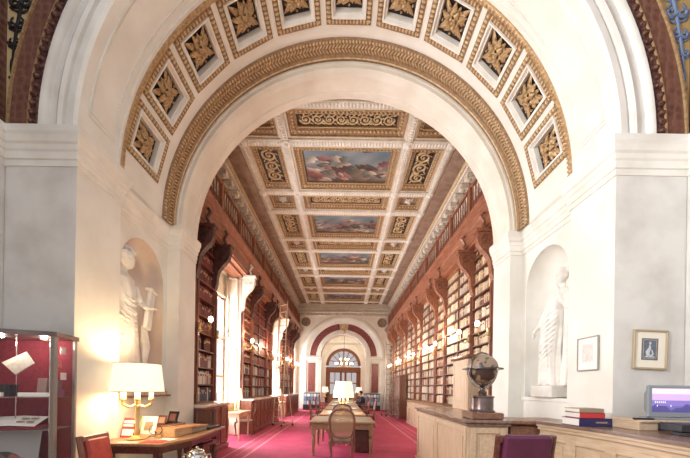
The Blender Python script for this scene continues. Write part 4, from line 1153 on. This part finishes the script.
booklet('white brochure with green edge propped behind the lamp', 'brochure', (-2.83,4.70,TT+.001), .26,.26, M['white'], -.3, -.15, [('green_border',-.5,0,-.38,1,mat('soft_green','a9b88a',.6)),('grey_photo',-.2,.2,.3,.7,M['tanbk'])])
booklet('small dark red photo frame on the writing table', 'photo_frame', (-2.80,5.02,TT+.10), .15,.15, mat('dark_red_frame','6a2a2a',.5), -.35, -.2, [('photo',-.33,.2,.33,.8,M['tanbk'])], 'frame')
booklet('black photo frame on the writing table, right of the dark red one', 'photo_frame', (-2.76,5.25,TT+.10), .19,.2, M['black'], -.35, -.25, [('photo',-.3,.2,.3,.8,mat('brown_photo','8a5a50',.5))], 'frame')
g = MB(); g.bbox(-2.94,4.98,TT+.001,-2.62,5.45,TT+.098,.006); o = g.obj('wooden_rack', M['tabletop']); tag(o, 'low wooden rack holding the two small photo frames on the writing table', 'rack')
# flat golden case and clipboard
t = thing('flat_case', 'flat golden-brown wooden case with pictured lid on the writing table', 'box', (-2.36,4.86,TT+.001), -.1)
g = MB(); g.bbox(-.15,-.42,0,.13,.0,.10,.006); g.obj('body', wood('honey_wood','ccae88','b8966c',.35,'y'), t)
g = MB(); g.add([(-.15,-.42,.10),(.13,-.42,.10),(.13,.46,.07),(-.15,.46,.07),(-.15,-.42,.12),(.13,-.42,.12),(.13,.46,.09),(-.15,.46,.09)], [(0,3,2,1),(4,5,6,7),(0,1,5,4),(1,2,6,5),(2,3,7,6),(3,0,4,7)]); g.obj('lid', mat('pictured_lid','b87a58',.4,0,'d2a078',8,4), t)
g = MB(); g.bbox(-.14,.02,0,.12,.44,.068,.005); g.obj('page_block', M['tanbk'], t)
g = MB(); g.bbox(-.13,-.2,0,.13,.2,.03,.008,T(-2.26,5.5,TT+.001,0,0,-.1)); o = g.obj('folder', M['black']); tag(o, 'black folder lying at the far end of the writing table', 'folder')
t = thing('wire_stand', 'small dark wire book stand on the table in front of the lamp', 'stand', (-2.53,4.42,TT+.001), .2)
g = MB()
g.tube([(.08*cos(a), .0, .10+.07*sin(a)) for a in [2*pi*k/20 for k in range(20)]], .005, 5, closed=True); g.tube([(-.09,-.05,.006),(-.09,.08,.006),(.09,.08,.006),(.09,-.05,.006)], .005, 5); g.tube([(-.07,.0,.03),(-.09,.05,.006)], .005, 5); g.tube([(.07,.0,.03),(.09,.05,.006)], .005, 5); g.tube([(.0,0,.03),(0,-.04,.09),(.04,-.06,.06)], .005, 5)
g.obj('wire', M['iron'], t)
for k,(x,y,w_,h_,rz,mm,lb) in enumerate([(-2.35,4.08,.26,.19,.2,M['redbk'],'red leaflet lying near the front edge of the writing table'),(-2.62,3.99,.24,.05,.1,M['white'],'white paper slip at the front edge of the writing table'),(-2.28,4.25,.2,.16,-.2,M['white'],'white sheet beside the red leaflet on the writing table')]):
    g = MB(); g.bbox(-w_/2,-h_/2,0,w_/2,h_/2,.004,.001,T(x,y,TT+.002,0,0,rz)); o = g.obj('leaflet', mm); tag(o, lb, 'paper')
# picture-light rail in the niche
t = thing('picture_rail', 'slim wooden rail with two curved brass hooks below the left statue', 'rail', (-3.08,5.0,1.30))
g = MB(); g.bbox(0,-.4,0,.05,.75,.03,.006); g.obj('rail', M['pinkst'] if False else M['oakd'], t)
for yy in (.1,.55):
    g = MB(); g.tube([(.03,yy+.09*cos(a),.03+.09*sin(a)) for a in [pi*k/12 for k in range(13)]], .008, 6); g.obj('hook', M['brass'], t)
# silver pot on a small stand
t = thing('pedestal_stand', 'low round wooden stand under the silver pot', 'stand', (-1.42,3.2,0))
g = MB(); g.lathe([(.2,0),(.2,.03),(.05,.06),(.035,.3),(.05,.58),(.2,.62),(.2,.65)], 20); g.obj('stand', M['woodd'], t, smooth=True)
t = thing('silver_pot', 'polished silver lidded pot with handles at the bottom left edge', 'pot', (-1.42,3.2,.652))
g = MB(); g.lathe([(.06,0),(.065,.01),(.035,.03),(.08,.07),(.1,.12),(.085,.16),(.06,.175),(.065,.19)], 24); g.obj('body', M['silver'], t, smooth=True)
g = MB(); g.lathe([(.07,.188),(.065,.2),(.04,.212),(.012,.218),(.018,.235),(.006,.245)], 20); g.obj('lid', M['silver'], t, smooth=True)
for s_ in (-1,1):
    g = MB(); g.tube([(s_*.085,0,.15),(s_*.13,0,.17),(s_*.135,0,.12),(s_*.1,0,.09)], .009, 6); g.obj('handle', M['silver'], t, smooth=True)

# ------------------------------------------------------------------ showcase (lower left)
t = thing('display_case', 'glass display case with red cloth lining at the left edge', 'display case', (0,0,0))
ZT = 2.0
Fp = [(-3.79,2.84),(-2.87,3.20),(-2.845,3.23),(-2.92,3.6),(-3.79,3.6)]
B0, B1, B2 = (-3.79,2.80),(-2.86,3.15),(-2.92,3.60)
g = MB(); g.prism(Fp, ZT-.045, ZT); g.obj('cap', M['steel'], t); g = MB(); g.prism(Fp, 0, .12); g.obj('base', M['steel'], t)
def post(x,y,r=.022):
    g = MB(); g.bbox(x-r,y-r,.12,x+r,y+r,ZT-.045,.004); g.obj('post', mat('grey_frame','8d8480',.35,.3), t)
post(-2.87,3.235); post(-2.945,3.575,.015)
g = MB(); g.add([(-3.79,2.87,.12),(-2.88,3.22,.12),(-2.88,3.22,ZT-.045),(-3.79,2.87,ZT-.045)], [(0,1,2,3)]); g.obj('front_pane', M['glass'], t)
g = MB(); g.add([(-2.87,3.24,.12),(-2.935,3.58,.12),(-2.935,3.58,ZT-.045),(-2.87,3.24,ZT-.045)], [(0,1,2,3)]); g.obj('side_pane', M['glass'], t)
g = MB(); g.box(-3.79,3.575,.12,-2.96,3.595,ZT-.045); g.box(-3.79,2.9,.12,-3.77,3.58,ZT-.045); g.obj('back_lining', M['redl'], t)
g = MB(); g.prism([(-3.77,2.9),(-2.92,3.24),(-2.96,3.57),(-3.77,3.57)], .12, .14); g.obj('case_floor', ornament('checked_red_cloth','5a1c28','8a3444',30), t)
for z in (1.345,1.02):
    g = MB(); g.prism([(-3.76,2.93),(-2.94,3.25),(-2.98,3.56),(-3.76,3.56)], z, z+.008); g.obj('glass_shelf', thin('shelf_glass','c8d8d4',.75), t)
for x,y in ((-3.42,3.25),(-3.08,3.35)):
    g = MB(); g.lathe([(.02,ZT-.06),(.03,ZT-.047)], 12, T(x,y,0)); g.obj('spotlight', M['bulb'], t)
g = MB(); g.tube([(-3.36,3.35,.14),(-3.36,3.35,ZT-.05)], .006, 6); g.tube([(-3.06,3.4,.14),(-3.06,3.4,ZT-.05)], .005, 6); g.obj('shelf_rod', M['silver'], t)
def card(name, label, corners, th, m, cat='document'):
    a,b,c,d = [Vector(p) for p in corners]; n_ = (b-a).cross(d-a).normalized()*th
    g = MB(); g.add([a,b,c,d,a+n_,b+n_,c+n_,d+n_], [(0,3,2,1),(4,5,6,7),(0,1,5,4),(1,2,6,5),(2,3,7,6),(3,0,4,7)]); o = g.obj(name, m); tag(o, label, cat); return o
parch = mat('aged_paper','c9bfb0',.6,0,'b5aa9c',25,5)
card('old_booklet', 'square old booklet tilted on its corner in the display case', [(-3.27,3.26,1.57),(-3.13,3.31,1.69),(-3.27,3.37,1.81),(-3.45,3.30,1.69)], .01, parch, 'booklet')
for k,(x,w_,h_,lb) in enumerate([(-3.17,.09,.19,'small brown book standing upright on the case glass shelf'),(-3.03,.08,.17,'second small dark book at the right end of the case shelf')]):
    g = MB(); g.bbox(-w_/2,0,0,w_/2,.03,h_,.003,T(x,3.42,1.354,-.1,0,.1)); o = g.obj('small_book', mat('book_brown%d'%k,('a08078','5a5060')[k],.5)); tag(o, lb, 'book')
for k in range(5):
    g = MB(); g.bbox(-.02,-.05,0,.02,.05,.12-.01*(k%2),.003,T(-3.56+.047*k,3.32,1.354,0,0,.1)); o = g.obj('dark_volume', M['black']); tag(o, 'short black volume in the row at the case shelf left end', 'book', 'row of black volumes in the display case')
for k,(x,y,lb) in enumerate([(-3.46,3.16,'white label block on the case shelf below the black volumes'),(-3.12,3.29,'long white label block on the right of the case shelf')]):
    g = MB(); g.bbox(-.12,-.02,0,.12,.03,.04,.003,T(x,y,1.354,0,0,.35)); o = g.obj('label_block', M['white']); tag(o, lb, 'label')
t = thing('open_book', 'open illustrated book on the middle shelf of the display case', 'book', (-3.25,3.3,1.029), .3)
g = MB(); g.bbox(-.25,-.13,0,.18,.13,.03,.004); g.obj('red_mount', M['redl'], t)
g = MB(); g.add([(-.25,-.13,.032),(-.04,-.13,.045),(-.04,.13,.12),(-.25,.13,.11)], [(0,1,2,3)]); g.add([(-.04,-.13,.045),(.17,-.13,.032),(.17,.13,.11),(-.04,.13,.12)], [(0,1,2,3)]); g.obj('pages', M['white'], t)
g = MB()
for (x,y) in ((.02,-.05),(.1,-.05),(.02,.03),(.1,.03)): 
    z_ = .045+(y+.13)*.29; g.box(x-.025,y-.02,z_+.001,x+.025,y+.02,z_+.014)
g.obj('pictures', M['tanbk'], t)
fan = painting_mb(.4,.3,77,40,30)
o = card('exhibition_board', 'grey panel with dark fan-shaped picture low in the display case', [(-3.56,3.06,.55),(-3.05,3.25,.55),(-3.1,3.37,1.0),(-3.60,3.18,1.0)], .01, mat('grey_card','9c9a98',.6), 'board')
g = MB(); c0 = Vector((-3.31,3.165,.60)); ux = Vector((.54,.2,0)).normalized(); uy = Vector((-.05,.12,.45)).normalized()
pts = [c0+ux*.2*cos(pi*k/20)+uy*.22*sin(pi*k/20)+Vector((.006,-.016,0)) for k in range(21)]; g.add(pts, [tuple(range(21))]); g.obj('fan_picture', mat('dark_fan','3a3438',.6,0,'9a5a50',14,5,lo=.5,hi=.62), o)
for k,(z_,y_,c_,lb) in enumerate([(1.80,3.47,'d8c8cc','topmost'),(1.66,3.42,'c86a78','second from the top'),(1.53,3.48,'dcd0d8','middle'),(1.354,3.46,'7a3c5c','lowest')]):
    g = MB(); g.bbox(-.004,-.04,0,.004,.04,.075,.001,T(-2.985,y_,z_,0,0,.15)); o = g.obj('small_card', mat('card_cover',c_,.5)); tag(o, 'small card seen through the side pane of the display case, '+lb, 'card', 'cards in the display case')
# ------------------------------------------------------------------ window desks, ladders, racks
def desk(label, y):
    t = thing('window_desk', label, 'desk', (-3.15,y,0), 0, 'small desks in the window bays')
    mm = wood('pale_desk_wood','d2b898','bda080',.4,'y')
    g = MB(); g.bbox(-.35,-.5,.74,.38,.5,.78,.008); g.bbox(-.3,-.45,.62,.33,.45,.74,.006); g.obj('desk_top', mm, t)
    g = MB(); g.bbox(-.35,-.5,.78,-.12,.5,1.0,.008); g.obj('pigeonholes', mm, t)
    for sx_ in (-.28,.32):
        for sy_ in (-.43,.43):
            g = MB(); g.lathe([(.02,0),(.03,.5),(.035,.62)], 8, T(sx_,sy_,0)); g.obj('leg', mm, t)
    return t
d0 = desk('small pale desk in the nearest left window bay', 9.35)
dup(d0, (-3.15,15.5,0), 0, 'small pale desk in the middle left window bay')
dup(l0, (-3.1,9.45,.782), label='lit white lamp on the desk in the nearest left window bay', sc=(.62,.62,.7))
dup(l0, (-3.1,15.6,.782), label='lit white lamp on the desk in the middle left window bay', sc=(.62,.62,.7))
dup(l0, (-3.0,11.9,1.102), label='lit white lamp on the left base cabinets past the first window', sc=(.5,.5,.5)) if False else None
dup(cc, (-2.98,10.0,0), pi, 'cane armchair at the desk in the nearest left window bay')
def ladder(label, loc, H, w, lean, rz, mm):
    t = thing('library_ladder', label, 'ladder', loc, rz)
    for s_ in (-1,1):
        g = MB(); g.tube([(s_*w/2,0,.08),(s_*w/2*.82,lean,H)], .022, 6); g.obj('rail', mm, t)
    n = int(H/.28)
    for k in range(1, n+1):
        f = k/n*.97; g = MB(); g.bbox(-w/2*(1-.18*f),lean*f-.03,.08+(H-.08)*f-.012,w/2*(1-.18*f),lean*f+.03,.08+(H-.08)*f+.012,.004); g.obj('rung', mm, t)
    for s_ in (-1,1):
        g = MB(); g.tube([(s_*w/2,.55,.08),(s_*w/2*.85,lean*.75,H*.55)], .016, 6); g.obj('brace', mm, t)
    g = MB(); g.tube([(-w/2,0,.09),(w/2,0,.09),(w/2,.55,.09),(-w/2,.55,.09)], .018, 6, closed=True); g.obj('base_frame', mm, t)
    for s_ in (-1,1):
        for yy in (0,.55):
            g = MB(); g.lathe([(.045,-.012),(.045,.012)], 12, Matrix.Translation((s_*w/2,yy,.045)) @ Matrix.Rotation(pi/2,4,'Y')); g.obj('wheel', M['iron'], t)
    return t
ladder('tall rolling library ladder before the left shelves', (-2.48,12.4,0), 4.8, .5, .25, pi/2*-1+.9, M['oak'])
lm = mat('weathered_metal','8a7a74',.4,.5)
ladder('tall metal library ladder near the right end of the hall', (2.52,17.4,0), 4.0, .45, .2, .3, lm)
t = thing('step_ladder', 'low grey wheeled step unit beside the tall brown cabinet', 'step ladder', (2.48,16.0,0), 0)
for s_ in (-1,1):
    g = MB(); g.tube([(s_*.22,-.3,.05),(s_*.22,.2,1.15),(s_*.22,.35,1.15),(s_*.22,.35,.05)], .018, 6); g.tube([(s_*.22,-.3,.1),(s_*.22,.35,.1)], .014, 6); g.obj('side_frame', lm, t)
for k in range(4):
    g = MB(); yy = -.25+k*.13; g.bbox(-.22,yy-.07,.22+k*.24,.22,yy+.09,.25+k*.24,.005); g.obj('step', lm, t)
def rack(label, x, rz):
    t = thing('magazine_rack', label, 'rack', (x,21.9,0), rz, 'magazine racks either side of the far arch')
    g = MB(); g.bbox(-.55,-.2,0,.55,.2,.35,.01); g.bbox(-.55,.1,.35,.55,.2,1.15,.01); g.obj('frame', M['iron'], t)
    cols = ['8fa0b8','d8dce2','6a7ea0','c4ccd6','a8b0bc','4e5c78']
    for r_ in range(3):
        for k in range(5):
            g = MB(); g.bbox(-.09,0,0,.09,.012,.25,.002,T(-.43+.215*k,-.12+.1*r_-.02,.36+.26*r_,-.2,0,0)); g.obj('magazine', mat('magazine_cover',cols[(r_*2+k*3)%6],.4), t)
    return t
rack('low rack of pale blue magazines left of the far arch', -2.1, 0)
rack('low rack of pale blue magazines right of the far arch', 1.95, 0)
# ------------------------------------------------------------------ statues
def loft(g, secs, n=56):
    P = []
    for k in range(n):
        a = 2*pi*k/n; row = []
        for (z, cx, cy, rx, ry, amp, nf, ph) in secs:
            f = 1+amp*(sin(nf*a+ph)+.45*sin(2*nf*a+ph*1.7+1))
            row.append((cx+rx*cos(a)*f, cy+ry*sin(a)*f, z))
        P.append(row)
    o = len(g.v); g.grid(P, True); m = len(secs)
    g.f.append(tuple(o+k*m for k in range(n))[::-1]); g.f.append(tuple(o+k*m+m-1 for k in range(n)))
def interp(keys, n):
    out = []
    for i in range(n):
        t = i/(n-1)*(len(keys)-1); k = min(int(t), len(keys)-2); f = t-k; f = f*f*(3-2*f)
        out.append(tuple(keys[k][q]*(1-f)+keys[k+1][q]*f for q in range(len(keys[0]))))
    return out
def head(g, x, y, z, yaw, s=1):
    M4 = T(x,y,z,0,0,yaw,s)       # face towards +x local
    g.ball((0,0,.02),(.098,.078,.105),18,12,M4); g.ball((.03,0,-.045),(.062,.055,.07),14,10,M4)
    g.add([(.09,-.014,-.01),(.09,.014,-.01),(.085,0,.045),(.122,0,-.012)],[(0,1,3),(1,2,3),(2,0,3),(0,2,1)],M4)
    for s_ in (-1,1):
        g.ball((.085,s_*.03,.028),(.014,.016,.008),8,5,M4); g.ball((.0,s_*.078,.0),(.02,.01,.028),8,5,M4)
    g.ball((.088,0,-.043),(.012,.022,.006),8,5,M4); g.ball((.08,0,-.055),(.012,.018,.007),8,5,M4)
    for k in range(14):     # wavy hair
        a = pi*.55+ (k%7)*pi*.9/6; b = .3+.5*(k//7)
        g.ball((.09*cos(a)*cos(b)*-1 if False else -.02+.09*cos(a), .075*sin(a), .03+.07*sin(b*1.4)),(.035,.035,.032),8,6,M4)
        g.ball((-.02+.09*cos(a), -.075*sin(a), .03+.07*sin(b*1.4)),(.035,.035,.032),8,6,M4)
    g.ball((-.1,0,.03),(.045,.04,.045),10,8,M4); g.ball((-.01,0,.1),(.075,.065,.04),12,8,M4)
def hand(g, p, d, side=1, s=1.0):
    p = Vector(p); d = Vector(d).normalized(); u = d.cross(Vector((0,0,1))).normalized()
    g.tube([p, p+d*.09*s], [.026*s,.034*s], 10)
    for k in range(4):
        q = p+d*.085*s+u*(k-1.5)*.019*s; L = (.05,.06,.055,.042)[k]*s
        g.tube([q, q+d*L*.6, q+d*L+Vector((0,0,-.02*s))], [.0095*s,.009*s,.007*s], 6)
    q = p+d*.03*s-u*.028*s*side; g.tube([q, q-u*.03*s*side+d*.03*s, q-u*.03*s*side+d*.055*s], [.011*s,.01*s,.008*s], 6)

# right: leaning draped woman.   local +x faces the hall (mirrored by rotation), y along the wall
t = thing('statue', 'white marble statue of a leaning draped woman in the right niche', 'statue', (3.305,5.10,NSILL+.002), pi)
g = MB(); g.bbox(-.2,-.27,0,.22,.27,.18,.012); g.obj('plinth', M['statue'], t)
g = MB(); b = .18
# local y+ = toward the camera (rotation by pi)
keys = [(b+.0,.0,-.04,.17,.22,.10,9,0),(b+.25,.0,-.05,.155,.20,.12,9,.3),(b+.55,.0,-.07,.15,.19,.10,8,.7),(b+.85,.0,-.06,.165,.19,.06,7,1.1),(b+1.02,.0,-.03,.165,.18,.04,7,1.5),(b+1.16,.0,.03,.13,.145,.03,7,1.8),(b+1.32,.01,.10,.14,.17,.035,8,2.0),(b+1.44,.0,.13,.10,.18,.02,8,2.2),(b+1.50,.0,.145,.05,.07,0,8,2.3),(b+1.58,.01,.16,.045,.048,0,8,2.3)]
loft(g, interp(keys, 60))
for k in range(9):     # diagonal folds across the hips
    z0_ = b+.35+.075*k
    g.tube([(.115+.02*sin(k),-.225+.01*k,z0_+.02+.02*sin(k*3)),(.168,-.08,z0_+.07+.015*sin(k*5)),(.155,.06,z0_+.16),(.07,.16,z0_+.26)], [.005,.011,.010,.005], 6)
for k in range(7):     # vertical folds below
    y_ = -.22+.055*k; g.tube([(.15-.5*abs(y_+.04)**1.5,y_,b+.02),(.15-.5*abs(y_+.04)**1.5,y_*.9-.01,b+.25),(.14,y_*.8-.02,b+.5)], [.02,.018,.008], 6)
g.tube([(0,-.02,b+1.36),(.06,-.15,b+1.15),(.1,-.22,b+.98),(.18,-.24,b+.9)], [.06,.052,.042,.03], 10); hand(g, (.18,-.24,b+.9), (.1,-.1,-1), 1)
g.tube([(0,.28,b+1.38),(.03,.32,b+1.12),(.08,.26,b+1.26),(.1,.2,b+1.42)], [.06,.05,.04,.028], 10); hand(g, (.1,.2,b+1.42), (.05,-.2,1), -1)
# hanging mantle on the near side and tree stump
for k in range(6):
    g.tube([(-.02+.03*(k%3),.22+.03*k*.5,b+1.35),(.02,.27+.012*k,b+1.0),(.0,.24+.012*k,b+.5),(.02*(k%2),.2+.018*k,b+.02)], [.02,.03,.03,.035], 6)
g.tube([(-.05,.24,b),(-.05,.26,b+.5),(-.05,.26,b+1.0)], [.11,.09,.08], 12)
g.tube([(.12,-.1,b+.02),(.19,-.12,b+.02)],[.035,.025],8); g.tube([(.12,.06,b+.02),(.2,.07,b+.02)],[.035,.025],8)
head(g, .02,.17,b+1.66, .35, 1.05)
o = g.obj('figure', M['statue'], t); remesh(o, .0105, True)

# left: draped helmeted figure with a tablet
t = thing('statue', 'white marble statue of a helmeted draped figure holding a tablet, left niche', 'statue', (-3.27,4.80,NSILL+.002), 0); t.scale = (1.05,1.2,.955)
g = MB(); g.bbox(-.2,-.27,0,.2,.27,.06,.012); g.obj('plinth', M['statue'], t)
g = MB(); b = .06
keys = [(b,.0,0,.18,.25,.12,11,0),(b+.4,.0,0,.165,.225,.12,11,.2),(b+.8,.0,.0,.165,.21,.09,10,.5),(b+1.08,.0,-.01,.15,.2,.05,9,1.0),(b+1.25,.0,-.02,.145,.19,.04,8,1.3),(b+1.5,.0,-.03,.15,.2,.04,8,1.6),(b+1.68,.0,-.03,.12,.21,.03,8,1.9),(b+1.77,.0,-.02,.06,.07,0,8,2),(b+1.88,.02,-.02,.05,.05,0,8,2)]
loft(g, interp(keys, 60))
for k in range(13):    # vertical pleats
    y_ = -.26+.043*k; x_ = .175*math.sqrt(max(0,1-(y_/.29)**2)); g.tube([(x_,y_,b+.02),(x_-.01,y_*.92,b+.45),(x_-.015,y_*.85,b+.8)], [.02,.017,.008], 6)
for k in range(9):     # swags over waist
    z0_ = b+.72+.07*k; g.tube([(.05,-.22,z0_+.25),(.143,-.1,z0_+.1+.02*sin(k*3)),(.160,.06,z0_+.05+.02*sin(k*4)),(.09,.2,z0_+.16)], [.006,.011,.010,.006], 6)
g.tube([(0,.2,b+1.62),(.06,.28,b+1.38),(.17,.25,b+1.30)], [.065,.055,.035], 10); hand(g, (.17,.25,b+1.30), (.5,.6,.1), 1)
g.tube([(0,-.24,b+1.62),(.04,-.3,b+1.35),(.12,-.24,b+1.1)], [.065,.055,.04], 10); hand(g, (.12,-.24,b+1.1), (.5,.2,-.5), -1)
head(g, .06,-.02,b+1.95, 1.0, 1.05)
# helmet crest
g.ball((.03,-.02,b+2.02),(.125,.1,.095),16,10)
g.tube([(.16,.04,b+2.06),(.1,.02,b+2.15),(0,-.03,b+2.17),(-.1,-.07,b+2.1),(-.14,-.09,b+1.95)], [.02,.035,.04,.035,.02], 8)
o = g.obj('figure', M['statue'], t); remesh(o, .0115, True)
g = MB(); g.bbox(-.03,-.06,-.34,.03,.10,.34,.012,T(.14,.34,b+1.30,-.22,0,.2)); g.bbox(-.05,-.09,.32,.05,.13,.37,.012,T(.14,.34,b+1.30,-.22,0,.2)); g.obj('tablet', M['statue'], t, smooth=False)
g = MB()
for k in range(6): g.tube([(.08,.28+.02*k,b+1.0),(.06,.34+.022*k,b+.7),(.06,.34+.012*k,b+.35)], [.012,.035,.012], 6)
g.obj('hanging_cloth', M['statue'], t, smooth=True)

# ------------------------------------------------------------------ lights
W = bpy.data.worlds.new('daylight'); S.world = W; W.use_nodes = True
bg = W.node_tree.nodes['Background']; bg.inputs[0].default_value = (.93,.96,1,1); bg.inputs[1].default_value = WORLD
def area(name, loc, rot, sx, sy, power, col=(1,1,1)):
    l = bpy.data.lights.new(name, 'AREA'); l.shape = 'RECTANGLE'; l.size = sx; l.size_y = sy; l.energy = power; l.color = col
    o = bpy.data.objects.new(name, l); COL.objects.link(o); o.location = loc; o.rotation_euler = rot; return o
for k,(a,b) in enumerate(((8.1,10.1),(14.4,16.4),(20.7,22.3))):
    area('window_daylight', (-3.95,(a+b)/2,2.4), (0,R(-90),0), 3.6, b-a, WINP*(1,1,.45)[k], (.98,.99,1))
hl = area('hall_side_fill', (-3.7,.7,4.3), (0,R(-90),R(14)), 3.2, 2.2, HALLP, (1,.99,.97)); hl.data.spread = R(125)  # added fill with no window behind it; narrow spread spares the left pier
area('far_room_fill', (0,27,7.2), (0,0,0), 4, 5, FARP, (1,.88,.7))  # added fill under the far ceiling, which has no opening there
def pt(name, loc, power, col, r=.05):
    l = bpy.data.lights.new(name, 'POINT'); l.energy = power; l.color = col; l.shadow_soft_size = r
    o = bpy.data.objects.new(name, l); COL.objects.link(o); o.location = loc; return o
pt('lamp_glow', (-2.67,4.24,TT+.8), LAMPP, (1,.78,.5), .08)
pt('case_spot', (-3.42,3.25,1.9), 2, (1,.9,.8), .02); pt('case_spot', (-3.08,3.35,1.9), 2, (1,.9,.8), .02)
for y in (10.15,13.3,16.45,19.6): 
    pt('sconce_glow', (-2.86,y+.045,3.15), SCP, (1,.8,.55), .06); pt('sconce_glow', (2.86,y+.045,3.15), SCP, (1,.8,.55), .06)
pt('table_lamp_glow', (.02,9.6,1.5), 25, (1,.85,.6), .1)

# ------------------------------------------------------------------ camera
cd = bpy.data.cameras.new('camera'); cam = bpy.data.objects.new('camera', cd); COL.objects.link(cam)
cd.sensor_width = 36; cd.lens = 36*326/690
cd.shift_x = (345-343)/690.; cd.shift_y = (388-229)/690.
cd.clip_start = .05; cd.clip_end = 200
Mc = Matrix.Translation((0,0,1.49)) @ Matrix.Rotation(pi/2,4,'X') @ Matrix.Rotation(R(ROLL),4,'Z')
cam.matrix_world = Mc
S.camera = cam
S.view_settings.view_transform = 'Standard'; S.view_settings.look = 'None'; S.view_settings.exposure = EXPO; S.view_settings.gamma = 1
try: S.view_settings.use_curve_mapping = False
except Exception: pass
S.cycles.use_denoising = True
S.cycles.max_bounces = 8; S.cycles.diffuse_bounces = 5; S.cycles.transparent_max_bounces = 12
S.cycles.sample_clamp_indirect = 6
